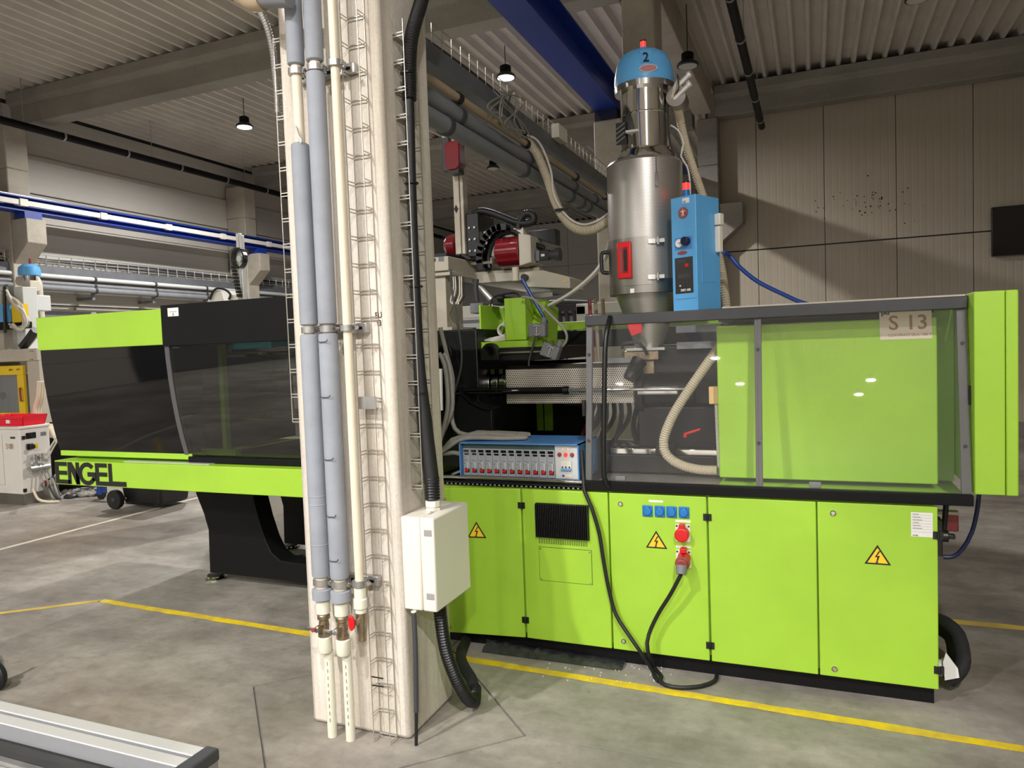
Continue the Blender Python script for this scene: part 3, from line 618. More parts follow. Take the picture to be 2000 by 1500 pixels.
for i, q in ((0, (935, 1034)), (2, (1282, 1056)), (4, (1714, 1086))):
    p = onD(*q, i); M_ = HM if i == 0 else None; s = .052; c = (p.x, p.z-.008)
    tri = lambda k: [(c[0]-s*k, c[1]-s*.56*k), (c[0]+s*k, c[1]-s*.56*k), (c[0], c[1]+s*1.1*k)]
    sg = obj('warning_sign', MB(M_).prism(tri(1), 'Y', DF-.0012, DF), 'ink_black', doors[i])
    obj('sign_face', MB(M_).prism(tri(.78), 'Y', DF-.0018, DF-.001), 'sign_yellow', sg)
    z = c[1]; x = c[0]; obj('lightning_bolt', MB(M_).prism([(x+.004, z+.03), (x-.011, z+.002), (x-.001, z+.004), (x-.006, z-.02), (x-.012, z-.012), (x-.004, z-.026), (x+.004, z-.016), (x-.001, z-.018), (x+.009, z+.010), (x-.003, z+.008), (x+.011, z+.03)], 'Y', DF-.0026, DF-.0015), 'ink_black', sg)
# door 2: vent and cover plate
p, q = at(1046, 981, Y=DF), at(1152, 1056, Y=DF)
vt = obj('vent_grille', MB().box(p.x, q.x, DF-.008, DF, q.z, p.z), 'black_plastic', doors[1], bev=.006)
n = 30; fin = obj('fin', MB().box(p.x+.003, p.x+.0068, DF-.024, DF-.008, q.z+.004, p.z-.002), 'black_plastic', vt, bev=.0015)
for k in range(1, n): inst(fin, vt, (k*(q.x-p.x-.01)/(n-1), 0, 0))
sl = obj('louvre_slot', MB().box(p.x+.012, p.x+.0155, DF-.0008, DF+.001, q.z-.032, q.z-.004), 'ink_black', doors[1])
for k in range(1, 28): inst(sl, doors[1], (k*(q.x-p.x-.03)/27, 0, 0))
p, q = at(1053, 1068, Y=DF), at(1157, 1142, Y=DF)
obj('plate_gap', MB().box(p.x-.002, q.x+.002, DF-.0006, DF, q.z-.002, p.z+.002), 'ink_black', doors[1])
pl = obj('cover_plate', MB().box(p.x, q.x, DF-.003, DF-.0006, q.z, p.z), 'green', doors[1], bev=.001)
for x in (p.x+.008, q.x-.008):
    for z in (p.z-.008, q.z+.008): obj('screw', MB().cyl((x, DF-.003, z), (x, DF-.005, z), .004, 8), 'chrome', pl)
# door 3: sockets
p = at(1281, 979, Y=DF); obj('socket_label', MB().box(p.x-.034, p.x+.034, DF-.001, DF, p.z-.005, p.z+.005), 'paper', doors[2])
for k, q in enumerate(((1265, 997), (1289, 998), (1312, 999), (1336, 1000))):
    p = at(*q, Y=DF)
    so = obj('power_socket', MB().box(p.x-.025, p.x+.025, DF-.008, DF, p.z-.029, p.z+.026), 'socket_blue', doors[2], bev=.007)
    obj('flap', MB().lathe([(.0, -.018), (.018, -.017), (.021, -.012), (.021, -.007)], (p.x, DF, p.z-.002), 20, 'Y').box(p.x-.012, p.x+.012, DF-.017, DF-.008, p.z+.014, p.z+.024), 'socket_blue', so, bev=.002)
for q, lab in (((1334, 1040), (1334, 1018)), ((1335, 1090), (1335, 1068))):
    p = at(*q, Y=DF); l = at(*lab, Y=DF)
    obj('socket_label', MB().box(l.x-.036, l.x+.036, DF-.001, DF, l.z-.005, l.z+.005), 'paper', doors[2])
    fl_ = obj('socket_flange', MB().box(p.x-.035, p.x+.035, DF-.006, DF, p.z-.045, p.z+.04), 'white_plastic', doors[2], bev=.004)
    for sx in (-.028, .028): obj('screw', MB().cyl((p.x+sx, DF-.006, p.z+.032), (p.x+sx, DF-.008, p.z+.032), .005, 8), 'dark_grey', fl_)
p = at(1334, 1041, Y=DF)
obj('red_socket', MB().lathe([(.001, -.052), (.03, -.05), (.033, -.046), (.033, -.006)], (p.x, DF, p.z), 24, 'Y').box(p.x-.013, p.x+.013, DF-.045, DF-.008, p.z+.025, p.z+.05), 'red', doors[2], bev=.003)
p = at(1337, 1087, Y=DF)
obj('red_socket', MB().cyl((p.x, DF-.006, p.z), (p.x, DF-.04, p.z-.012), .031, 20).box(p.x-.014, p.x+.014, DF-.05, DF-.008, p.z+.028, p.z+.05), 'red', doors[2], bev=.003)
# door 5: data plate
p, q = at(1779, 1000, Y=DF), at(1822, 1050, Y=DF)
pt = obj('data_plate', MB().box(p.x, q.x, DF-.0015, DF, q.z, p.z), 'paper', doors[4], bev=.0005)
for k in range(7): obj('ruled_line', MB().box(p.x+.004, q.x-.004, DF-.002, DF-.0014, p.z-.012-k*.012, p.z-.0112-k*.012), 'ink_grey', pt)
for k in range(6): obj('print', MB().box(p.x+.006, p.x+.03+.006*(k % 3), DF-.002, DF-.0014, p.z-.0095-k*.012, p.z-.0065-k*.012), 'ink_grey', pt)
text('maker_name', 'ENGEL', .007, (p.x+.006, DF-.002, q.z+.004), FX, FZ, 'ink_black', pt)
# main switch on the end face
ms = obj('main_switch', MB().box(.475, .51, 3.62, 3.7, .62, .78), 'black_plastic', IM, bev=.004)
obj('switch_plate', MB().box(.4625, .4795, 3.60, 3.72, .66, .75), 'red', ms); obj('switch_knob', MB().box(.51, .56, 3.63, 3.66, .695, .715).cyl((.5, 3.645, .705), (.535, 3.645, .705), .026, 14), 'black_plastic', ms, bev=.004)
# work ledge above the doors
obj('ledge', MB().box(-1.9, -1.06, 3.515, 4.4, .873, .889), 'black_paint', IM)
obj('ledge_bar', MB().cyl((-1.9, 3.535, .905), (-1.09, 3.535, .903), .012, 14), 'chrome', IM)
obj('grid_strip', MB().box(-1.88, -1.08, 3.5, 3.512, .872, .889), 'black_plastic', IM)
gs = obj('grid_tooth', MB().box(-1.875, -1.865, 3.496, 3.5, .875, .881), 'ink_grey', IM)
for k in range(1, 32): inst(gs, IM, (k*.0255, 0, 0))
# --- right guard: rails, posts, panes
GT, GB = 3.59, 3.488
def gy(z): return GB+(GT-GB)*(z-.92)/(1.73-.92)
obj('upper_rail', MB().box(-1.067, .603, GT-.012, GT+.035, 1.694, 1.747), 'rail_grey', IM, bev=.004)
obj('lower_rail', MB().box(-1.075, .602, GB-.014, GB+.03, .876, .922), 'black_paint', IM, bev=.004)
def slat(x0, x1, z0, z1, o0, o1): return [(x0, gy(z0)+o0, z0), (x1, gy(z0)+o0, z0), (x1, gy(z0)+o1, z0), (x0, gy(z0)+o1, z0), (x0, gy(z1)+o0, z1), (x1, gy(z1)+o0, z1), (x1, gy(z1)+o1, z1), (x0, gy(z1)+o1, z1)]
mp0, mp1 = at(1473, 700, Y=3.55).x, at(1484, 700, Y=3.55).x
for n_, a, b in (('l', -1.066, -1.035), ('m', mp0, mp1+.006), ('r', .562, .6)):
    po = obj('guard_post', MB().hexa(slat(a, b, .922, 1.694, .012, .03)), 'post_grey', IM, bev=.002)
    for z in (1.55, 1.12): obj('bolt', MB().cyl(((a+b)/2, gy(z)+.011, z), ((a+b)/2, gy(z)+.003, z), .007, 12), 'dark_grey', po)
for a, b in ((-1.064, (mp0+mp1)/2-.001), ((mp0+mp1)/2+.001, .6)): obj('guard_pane', MB().hexa(slat(a, b, .923, 1.693, .004, .009)), 'acrylic_clear', IM)
obj('guard_latch', MB().box(.596, .612, gy(1.33)-.006, gy(1.33)+.02, 1.29, 1.37), 'black_plastic', IM, bev=.003); obj('guard_latch', MB().box(-1.082, -1.066, gy(1.28)-.006, gy(1.28)+.02, 1.24, 1.32), 'black_plastic', IM, bev=.003)
for px in (1210, 1592):
    p = at(px, 945, Y=3.5); obj('rail_stop', MB().box(p.x-.025, p.x+.025, 3.515, 3.545, .922, .945), 'mid_grey', IM, bev=.003)
a_ = at(1190, 623, Y=3.56); b_ = at(1187, 640, Y=3.53); c_ = at(1180, 800, Y=3.47); d_ = at(1181, 935, Y=3.455); e_ = at(1190, 951, Y=3.475)
obj('guard_handle', MB().tube([(a_.x, 3.578, a_.z+.01), tuple(b_), tuple(at(1182, 680, Y=3.5)), tuple(c_), tuple(at(1179, 880, Y=3.455)), tuple(d_), (e_.x, 3.476, .9)], .0125, 12), 'black_plastic', IM)
obj('top_sheet', MB().box(-.4, .6, GT+.036, 5.0, 1.742, 1.756), 'cream_paint', IM)
# end panels
obj('end_panel', MB().box(.604, .711, DF-.02, 5.0, .928, 1.757), 'green', IM, bev=.004); obj('end_panel', MB().box(.7135, .757, DF-.02, 5.0, .926, 1.757), 'green', IM, bev=.006)
# injection unit cover behind the panes
obj('injection_cover', MB().box(-.444, .512, 3.75, 4.9, .912, 1.668), 'green', IM, bev=.006)
obj('inner_panel', MB().box(.513, .602, 3.92, 4.9, .9, 1.741), 'green', IM)
obj('cover_base', MB().box(-.44, .6, 3.56, 4.9, .873, .8865), 'green', IM)
obj('inner_roof', MB().box(-.444, .512, 3.85, 4.9, 1.69, 1.74), 'dark_grey', IM)
# bed, tread plate, linear rail
obj('tread_plate', MB().box(-1.06, -.442, 3.52, 3.93, .8725, .884), 'tread_plate', IM)
obj('bed_beam', MB().box(-1.9, -.442, 3.94, 4.6, .89, .985), 'black_iron', IM, bev=.004)
lr = MB()
for a, b in ((-1.06, -.8), (-.7, -.445)): lr.box(a, b, 3.96, 4.0, .986, 1.02)
obj('linear_rail', lr, 'chrome', IM, bev=.004)
obj('rail_carriage', MB().box(-.8, -.7, 3.945, 4.05, .986, 1.045), 'black_iron', IM, bev=.004)
# barrel, heater bands, perforated cover
obj('barrel_cover', MB().box(-1.70, -.93, 4.02, 4.4, 1.265, 1.47), 'perforated_steel', IM, bev=.003); obj('barrel_cover_top', MB().prism([(4.02, 1.4705), (4.06, 1.49), (4.36, 1.49), (4.4, 1.4705)], 'X', -1.70, -.93), 'steel_brushed', IM)
for k, x in enumerate((-1.90, -1.845, -1.79, -1.738)):
    hb = obj('heater_band', MB().cyl((x, 4.2, 1.37), (x+.045, 4.2, 1.37), .085-.004*(k % 2), 24), 'steel', IM, bev=.003)
    obj('clamp_lug', MB().box(x+.008, x+.034, 4.11, 4.14, 1.44, 1.47), 'steel', hb)
obj('nozzle', MB().cyl((-2.02, 4.2, 1.37), (-1.9, 4.2, 1.37), .035, 16), 'black_iron', IM)
a, b, c = at(930, 765, Y=3.97), at(1110, 762, Y=3.97), at(1242, 760, Y=3.97)
obj('hydraulic_cylinder', MB().cyl((a.x-.25, 3.97, b.z), (b.x, 3.97, b.z), .021, 16), 'black_gloss', IM); obj('cylinder_head', MB().cyl((b.x-.03, 3.97, b.z), (b.x, 3.97, b.z), .023, 16), 'black_iron', IM)
obj('piston_rod', MB().cyl((b.x, 3.97, b.z), (c.x+.3, 3.97, b.z), .011, 12).cyl((b.x, 3.97, b.z), (b.x+.03, 3.97, b.z), .014, 8), 'chrome', IM)
# injection carriage behind the left pane
cg = obj('injection_carriage', MB().box(-.93, -.45, 4.1, 4.6, 1.0, 1.24).box(-.9, -.45, 4.15, 4.6, 1.24, 1.58).box(-.6, -.45, 4.3, 4.7, 1.58, 1.66), 'black_iron', IM, bev=.012)
p, q = at(1245, 757, Y=4.03), at(1322, 770, Y=4.03)
obj('motor_drum', MB().cyl((p.x-.03, 4.2, 1.32), (p.x+.02, 4.2, 1.32), .15, 28).cyl((p.x+.02, 4.2, 1.32), (p.x+.3, 4.2, 1.32), .12, 28), 'black_iron', cg, bev=.004)
sc = obj('scale_strip', MB().box(p.x, q.x, 4.03, 4.07, q.z, p.z), 'paper', IM)
tk = obj('tick', MB().box(p.x+.006, p.x+.0072, 4.0292, 4.03, p.z-.016, p.z-.002), 'ink_black', sc)
for k in range(1, 26): inst(tk, sc, (k*(q.x-p.x-.012)/25, 0, 0))
for k, (z, mt) in enumerate(((1.665, 'mid_grey'), (1.575, 'mid_grey'))): obj('slide_bar', MB().box(-.7, -.455, 4.09+.01*k, 4.12+.01*k, z-.02, z+.02), mt, IM, bev=.003)
# feed throat under the hopper
th = obj('feed_throat', MB().box(-1.0, -.8, 4.1, 4.3, 1.5, 1.555).box(-.97, -.83, 4.12, 4.28, 1.42, 1.5), 'brass', IM, bev=.006)
obj('throat_handle', MB().tube([(-1.0, 4.08, 1.57), (-.99, 4.07, 1.6), (-.9, 4.07, 1.6), (-.86, 4.08, 1.53)], .009, 8), 'black_plastic', th)
obj('throat_chute', MB().cyl((-.9, 4.06, 1.5), (-.95, 4.0, 1.40), .045, 16, .035), 'black_iron', th); obj('slide_gate', MB().box(-1.08, -.9, 4.05, 4.15, 1.49, 1.515), 'mid_grey', th)
p = at(1335, 850, Y=3.95); q = at(1368, 838, Y=3.95)
obj('red_lever', MB().prism([(p.x, p.z-.012), (p.x+.018, p.z-.012), (p.x+.018, p.z+.004), (q.x, q.z-.006), (q.x, q.z+.006), (p.x, p.z+.012)], 'Y', 3.94, 3.96), 'red', IM, bev=.003)
p = at(1385, 755, Y=3.9); obj('limit_switch', MB().box(p.x, p.x+.055, 3.88, 3.93, p.z-.09, p.z), 'orange_peach', IM, bev=.003)
obj('switch_conduit', MB().tube([(p.x+.035, 3.9, p.z-.09), (p.x+.038, 3.9, 1.1), (p.x+.045, 3.88, .9)], .011, 10, corr=(.01, .002)), 'cable_white', IM)
# dark innards seen through the pane
for k in range(7):
    x = -1.02+k*.085; obj('inner_hose', MB().tube([(x, 4.55+.04*(k % 3), 1.25), (x+random.uniform(-.06, .06), 4.4, 1.1), (x+random.uniform(-.1, .1), 4.3, 1.0)], random.uniform(.012, .024), 8), random.choice(['rubber', 'rubber', 'black_paint']), IM)
for k, (x, mt) in enumerate(((-1.38, 'red_dim'), (-1.34, 'pipe_tan'), (-1.29, 'pipe_tan'))): obj('hydraulic_hose', MB().tube([(x, 4.75, 1.9), (x+.01, 4.75, 1.5), (x+.02, 4.72, 1.2), (x-.04, 4.6, 1.0)], .013, 8), mt, IM)
for k in range(6):
    x = -1.38+k*.05; obj('inner_hose', MB().tube([(x, 4.7, 1.28), (x+.02, 4.65, 1.12), (x-.06*(k % 2), 4.55, .98)], .016, 8), 'rubber', IM)
# --- fixed platen with curved webs and lugs
P4 = lambda px, py, Y=4.0: (at(px, py, Y=Y).x, at(px, py, Y=Y).z)
pl_ = obj('fixed_platen', MB().box(-2.3, -1.88, 4.02, 5.0, .89, 1.72), 'black_iron', IM, bev=.008)
w_ = [P4(858, 700), P4(884, 695), P4(893, 735), P4(905, 765), P4(925, 785), P4(950, 797), P4(965, 799)]
web = w_+[(w_[-1][0], .89), (w_[0][0]-.12, .89), (w_[0][0]-.12, w_[0][1])]
obj('platen_web', MB().prism(web, 'Y', 3.96, 4.0), 'black_iron', IM, bev=.003); obj('web_flange', MB().sheet(w_[1:], 'Y', 3.94, 4.10, .012), 'black_iron', IM)
for q in ((872, 690), (960, 687)):
    c = P4(*q, 4.0); R_ = .052; arc = [(c[0]+R_*math.cos(t), c[1]+R_*math.sin(t)) for t in [math.pi*k/12 for k in range(13)]]
    lg = obj('lifting_lug', MB().prism(arc+[(c[0]-R_-.008, c[1]-.05), (c[0]+R_+.008, c[1]-.05)], 'Y', 3.965, 4.015), 'black_iron', IM, bev=.004)
    obj('eye', MB().lathe([(.028, -.003), (.034, -.006), (.034, .0), (.028, .002)], (c[0], 3.966, c[1]), 20, 'Y'), 'black_gloss', lg); obj('bore', MB().cyl((c[0], 3.9645, c[1]), (c[0], 3.97, c[1]), .026, 18), 'ink_black', lg)
obj('tie_beam', MB().box(-1.87, -1.4, 4.03, 4.9, 1.52, 1.6), 'black_iron', IM, bev=.006); obj('edge_bar', MB().box(-1.79, -1.42, 4.01, 4.028, 1.565, 1.575), 'steel', IM)
obj('rear_screen', MB().box(-1.9, -1.45, 4.9, 4.94, .89, 1.5), 'black_iron', IM)
p, q = at(1048, 803, Y=4.9), at(1078, 845, Y=4.9)
for a, b in ((at(1048, 803, Y=4.88).x, at(1060, 803, Y=4.88).x), (at(1063, 803, Y=4.88).x, at(1078, 803, Y=4.88).x)): obj('rear_guard_strip', MB().box(a, b, 4.88, 4.898, 1.0, 1.24), 'green', IM)
# --- green control box above the barrel
a, b, c, d = at(984, 583, Y=4.1), at(1025, 580, Y=4.1), at(1025, 665, Y=4.1), at(938, 682, Y=4.1)
cbx = obj('control_box', MB().box(a.x, b.x, 4.1, 4.55, c.z+.004, a.z), 'green', IM, bev=.004)
obj('control_sill', MB().box(d.x, b.x+.11, 4.08, 4.5, d.z, c.z), 'green', IM, bev=.004)
obj('side_cover', MB().box(d.x, d.x+.012, 4.1, 4.4, c.z, a.z-.03).box(d.x, a.x, 4.38, 4.4, c.z, a.z-.04), 'green', IM, bev=.003)
obj('sloping_wing', MB().prism([(4.12, c.z), (4.5, c.z), (4.55, a.z-.05), (4.3, a.z-.02)], 'X', b.x+.002, b.x+.06), 'green', IM, bev=.003)
for k in range(5):
    r = .03+.006*k; x, z = a.x-.06+.004*k, c.z+.07
    obj('cable_coil', MB().tube([(x+r*math.cos(t), 4.2+.015*k, z+r*1.1*math.sin(t)) for t in [q*.7 for q in range(9+k)]], .006, 8), 'cable_white', cbx)
for k in range(4): obj('cable_coil', MB().tube([(a.x-.01, 4.14+.02*k, c.z+.01+.008*k), (a.x-.08, 4.13+.02*k, c.z+.006+.008*k), (d.x-.02, 4.14+.02*k, c.z+.014)], .006, 8), 'cable_white', cbx)
obj('top_cable', MB().tube([(a.x-.18, 4.3, a.z-.03), (a.x-.15, 4.3, a.z+.03), (a.x-.05, 4.3, a.z+.045), (a.x+.01, 4.3, a.z+.04), (a.x+.03, 4.3, a.z)], .006, 8), 'rubber', cbx)
obj('valve_block', MB().box(a.x-.13, a.x-.02, 4.22, 4.36, a.z-.03, a.z+.02).cyl((a.x-.08, 4.2, a.z+.01), (a.x-.04, 4.2, a.z+.01), .024, 14), 'black_plastic', cbx, bev=.004)
# heavy-duty connectors
def connector(c, rot, label):
    M_ = Matrix.Translation(c) @ Matrix.Rotation(math.radians(rot), 4, 'Y'); h = obj('plug_connector', MB(M_).box(-.055, -.002, -.03, .03, -.04, .04).box(.002, .05, -.03, .03, -.038, .038), 'mid_grey', IM, bev=.006)
    obj('clip', MB(M_).tube([(-.02, -.034, .02), (0, -.036, .03), (.02, -.034, .02)], .005, 6).tube([(-.02, -.034, -.02), (0, -.036, -.03), (.02, -.034, -.02)], .005, 6).box(-.004, .004, -.034, -.03, -.03, .03), 'galvanised', h)
    obj('gland', MB(M_).cyl((.03, 0, .04), (.035, 0, .075), .015, 10), 'mid_grey', h)
connector(at(1052, 645, Y=4.02), 2, ''); connector(at(1077, 686, Y=3.98), 22, '')
# rear guard frame
p, q = at(1072, 643, Y=5.0), at(1240, 640, Y=5.0)
obj('rear_guard_rail', MB().box(p.x-.2, .6, 4.98, 5.03, p.z-.015, p.z+.045), 'green', IM, bev=.004); obj('rear_guard_under', MB().box(p.x-.2, .6, 4.98, 5.02, p.z-.14, p.z-.02), 'black_paint', IM)
# --- clamp side: guard panels, windows, beam, leg
CF_ = 3.47
obj('guard_top', MB().box(-5.0, -3.815, CF_, 5.0, 1.697, 1.925), 'green', IM, bev=.004)
ug = obj('upper_guard', MB().box(-3.81, -2.43, CF_-.018, CF_+.03, 1.688, 1.945).box(-3.81, -3.78, CF_+.03, 4.9, 1.72, 1.945).box(-2.46, -2.43, CF_+.03, 4.9, 1.72, 1.945).box(-3.81, -2.43, 4.86, 4.9, .95, 1.945), 'black_paint', IM, bev=.004)
p, q = at(327, 602, Y=CF_-.019), at(349, 617, Y=CF_-.019)
st = obj('sticker', MB().box(p.x, q.x, CF_-.0195, CF_-.018, q.z, p.z), 'paper', ug); obj('print', MB().box(p.x+.015, q.x-.015, CF_-.02, CF_-.0195, p.z-.026, p.z-.022), 'ink_grey', st); obj('print', MB().box(p.x+.04, q.x-.04, CF_-.02, CF_-.0195, p.z-.05, p.z-.032), 'ink_grey', st)
GPROF = [(3.485, 1.697), (3.488, 1.6), (3.497, 1.48), (3.511, 1.35), (3.53, 1.22), (3.552, 1.1), (3.577, .985)]
GPROF2 = [(3.472, 1.688), (3.476, 1.6), (3.487, 1.48), (3.503, 1.35), (3.524, 1.22), (3.55, 1.1), (3.585, .965)]
obj('dark_panel', MB().sheet(GPROF, 'X', -4.995, -3.818, .02), 'black_gloss', IM)
obj('sliding_window', MB().sheet(GPROF2, 'X', -3.79, -2.43, .008), 'acrylic_tint', IM)
obj('window_edge', MB().sheet([(y-.004, z) for y, z in GPROF2], 'X', -3.812, -3.775, .03), 'post_grey', IM)
obj('window_sill', MB().box(-3.77, -2.43, 3.565, 3.62, .928, .968), 'black_paint', IM, bev=.004)
hd = at(533, 677, Y=3.44); obj('window_hook', MB().box(hd.x-.03, hd.x+.045, 3.6, 3.64, hd.z-.03, hd.z+.03), 'panel_light', IM, bev=.004)
obj('lip', MB().box(-4.99, -3.75, 3.578, 3.7, .945, .983), 'green', IM, bev=.003)
obj('recess', MB().box(-4.93, -2.43, 3.66, 4.2, .86, .945), 'green', IM)
bm_ = obj('base_beam', MB().box(-4.934, -2.35, DF-.0, 4.9, .757, .925), 'green', IM, bev=.004)
obj('beam_top_strip', MB().box(-4.3, -3.55, 3.52, 3.57, .9255, .93), 'aluminium', bm_)
# maker's lettering on the beam: joined block letters
L = MB(); Y_ = DF-.004
def lp(*pts): L.prism([(-4.925+u, .765+v) for u, v in pts], 'Y', Y_, DF)
H_ = .152; t_ = .028
lp((0, 0), (.032, 0), (.032, H_), (0, H_)); lp((.032, H_-t_), (.115, H_-t_), (.115, H_), (.032, H_)); lp((.032, H_/2-t_/2), (.115, H_/2-t_/2), (.115, H_/2+t_/2), (.032, H_/2+t_/2)); lp((.032, 0), (.145, 0), (.145, t_), (.032, t_))
lp((.125, 0), (.155, 0), (.155, H_), (.125, H_)); lp((.155, H_), (.155, H_-.055), (.205, 0), (.235, 0), (.235, .05), (.165, H_)); lp((.205, 0), (.237, 0), (.237, H_), (.205, H_))
gc, gr = (.315, H_/2), .079
arc = [(gc[0]+gr*1.05*math.cos(t), gc[1]+gr*math.sin(t)) for t in [math.radians(42+k*16.2) for k in range(19)]]; arc2 = [(gc[0]+(gr-.029)*1.05*math.cos(t), gc[1]+(gr-.029)*math.sin(t)) for t in [math.radians(42+k*16.2) for k in range(19)]]
for k in range(18): lp(arc[k], arc[k+1], arc2[k+1], arc2[k])
lp((.318, H_/2-.018), (.40, H_/2-.018), (.40, H_/2+.012), (.318, H_/2+.012)); lp((.366, .03), (.40, .03), (.40, H_/2-.018), (.366, H_/2-.018))
lp((.395, 0), (.427, 0), (.427, H_), (.395, H_)); lp((.427, H_-t_), (.505, H_-t_), (.505, H_), (.427, H_)); lp((.427, H_/2-t_/2), (.505, H_/2-t_/2), (.505, H_/2+t_/2), (.427, H_/2+t_/2)); lp((.427, 0), (.52, 0), (.52, t_), (.427, t_))
lp((.52, 0), (.552, 0), (.552, H_), (.52, H_)); lp((.552, 0), (.68, 0), (.68, t_+.004), (.552, t_+.004))
tag(obj('lettering', L, 'ink_black', bm_), 'joined black block letters')
# leg frame
G4 = lambda *q: [(at(x, y, Y=3.95).x, max(.04, at(x, y, Y=3.95).z)) for x, y in q]
pg = G4((376, 940), (383, 965), (398, 1003), (407, 1035), (410, 1118)); pg[0] = (pg[0][0], .757)
inn = G4((495, 940), (495, 975), (505, 1015), (518, 1055), (530, 1080), (547, 1095), (570, 1099)); inn[0] = (inn[0][0], .757)
xr = -2.1; zi = inn[-1][1]
obj('leg_frame', MB().prism(pg+[(xr, pg[-1][1])]+[(xr, zi)]+inn[::-1], 'Y', 3.95, 4.1), 'black_paint', IM, bev=.004)
obj('leg_frame', MB().prism(pg+[(xr, pg[-1][1])]+[(xr, zi)]+inn[::-1], 'Y', 4.75, 4.9), 'black_paint', IM, bev=.004)
obj('oil_tray', MB().box(-3.5, -2.1, 4.12, 4.74, .1, .14), 'dark_grey', IM); obj('oil_tray_rim', MB().box(-3.42, -2.6, 4.14, 4.4, .1405, .155), 'galvanised', IM)
obj('lower_housing', MB().box(-3.35, -2.0, 4.3, 4.7, .3, .757), 'black_iron', IM); obj('drain_pipe', MB().tube([(-3.7, 4.4, .62), (-3.55, 4.4, .58), (-3.4, 4.4, .6)], .018, 8), 'rubber', IM)
for x in (-4.03, -2.3):
    for y in (4.0, 4.82):
        ft = obj('levelling_foot', MB().lathe([(.075, 0), (.075, .012), (.062, .022), (.06, .03)], (x, y, 0), 26), 'chrome', IM); obj('foot_pad', MB().lathe([(.058, .03), (.058, .038), (.02, .042)], (x, y, 0), 20), 'black_plastic', ft)
# clamp end seen right of the column
obj('clamp_end_panel', MB().box(-2.42, -1.889, 3.5, 3.54, 1.712, 1.91), 'green', IM, bev=.004); obj('clamp_end_panel', MB().box(-2.42, -1.889, 3.5, 3.54, .93, 1.707), 'green', IM, bev=.004)
obj('clamp_end_side', MB().box(-2.42, -2.3, 3.54, 4.0, .93, 1.9), 'green', IM)
# mould area behind the tinted window
ix = lambda px, py, Y: at(px, py, Y=Y).x
iz = lambda px, py, Y: at(px, py, Y=Y).z
obj('mould_half', MB().box(ix(350, 700, 4.1), ix(416, 700, 4.1), 4.1, 4.7, iz(380, 755, 4.1), 1.74), 'green_teal', IM, bev=.008); obj('mould_half', MB().box(ix(446, 700, 4.05), ix(530, 700, 4.05), 4.05, 4.7, iz(480, 738, 4.05), 1.74), 'green_teal', IM, bev=.008)
for z in (1.2, 1.62): obj('tie_bar', MB().cyl((-3.8, 4.0, z), (-2.3, 4.0, z), .04, 18), 'chrome', IM)
gx0 = ix(429, 760, 3.75); obj('guide_frame', MB().box(gx0, gx0+.035, 3.75, 3.79, .95, 1.73).box(ix(345, 672, 3.75), gx0, 3.75, 3.79, 1.685, 1.73).box(ix(395, 880, 3.75), ix(462, 880, 3.75), 3.74, 3.7899, .95, .99), 'green', IM); obj('movable_platen', MB().box(-4.6, -3.9, 3.85, 4.8, .95, 1.68), 'black_iron', IM)
obj('mould_bracket', MB().box(ix(432, 700, 3.95), ix(478, 700, 3.95), 3.95, 3.99, iz(450, 698, 3.95), iz(450, 693, 3.95)), 'panel_light', IM); obj('chute', MB().box(-3.75, -2.45, 3.8, 4.8, .93, .945), 'dark_grey', IM)
obj('water_hose', MB().tube([(-3.3, 4.0, 1.5), (-3.22, 3.96, 1.62), (-3.05, 3.95, 1.68), (-2.95, 3.98, 1.66)], .011, 8), 'cable_white', IM); obj('water_hose', MB().tube([(-3.28, 4.02, 1.6), (-3.15, 3.98, 1.66), (-3.0, 3.98, 1.52)], .011, 8), 'cable_white', IM)
# ================================================================ THINGS ON AND AROUND THE MACHINE
def tilt(px, py, o=-.004):
    'pixel on the leaning guard pane'
    d = FW+(px-1000)/F_PX*RT-(py-750)/F_PX*UP; k = (GT-GB)/(1.73-.92)
    t = (GB+o+k*(EYE.z-.92))/(d.y-k*d.z); return EYE+t*d
# machine number card on the pane
c = [at(x, y, Y=3.7485) for x, y in ((1719, 664), (1821, 661), (1819, 600), (1717, 606))]
sgn = thing('number_card', 'paper card reading S 13 stuck on the green cover behind the clear guard', 'sign', c[0])
n3 = (c[1]-c[0]).cross(c[3]-c[0]).normalized()*.0012
obj('card', MB().hexa([tuple(p) for p in c]+[tuple(p+n3) for p in c]), 'sign_cream', sgn)
xd = (c[1]-c[0]); yd = (c[3]-c[0])
text('lettering', 'S 13', .092, c[0]+xd*.17+yd*.33+n3*1.2, xd, yd, 'ink_brown', sgn, bold=.0012)
text('caption', 'UZAVÍRACÍ SÍLA: 180 T', .0172, c[0]+xd*.16+yd*.1+n3*1.2, xd, yd, 'ink_brown', sgn)
text('mark', 'pd', .034, c[0]+xd*.035+yd*.84+n3*1.2, xd, yd, 'ink_black', sgn, bold=.001)
p, q = at(848, 720, Y=3.49), at(865, 805, Y=3.49)
pap = MB(); pap.prism([(p.x-.18, p.z+.004), (p.x+.045, p.z-.002), (q.x-.003, q.z+.01), (p.x-.17, q.z-.01)], 'Y', 3.484, 3.4985)
solo('paper_sheet', pap, 'paper', 'white paper sheet hanging on the green panel right of the column', 'paper')
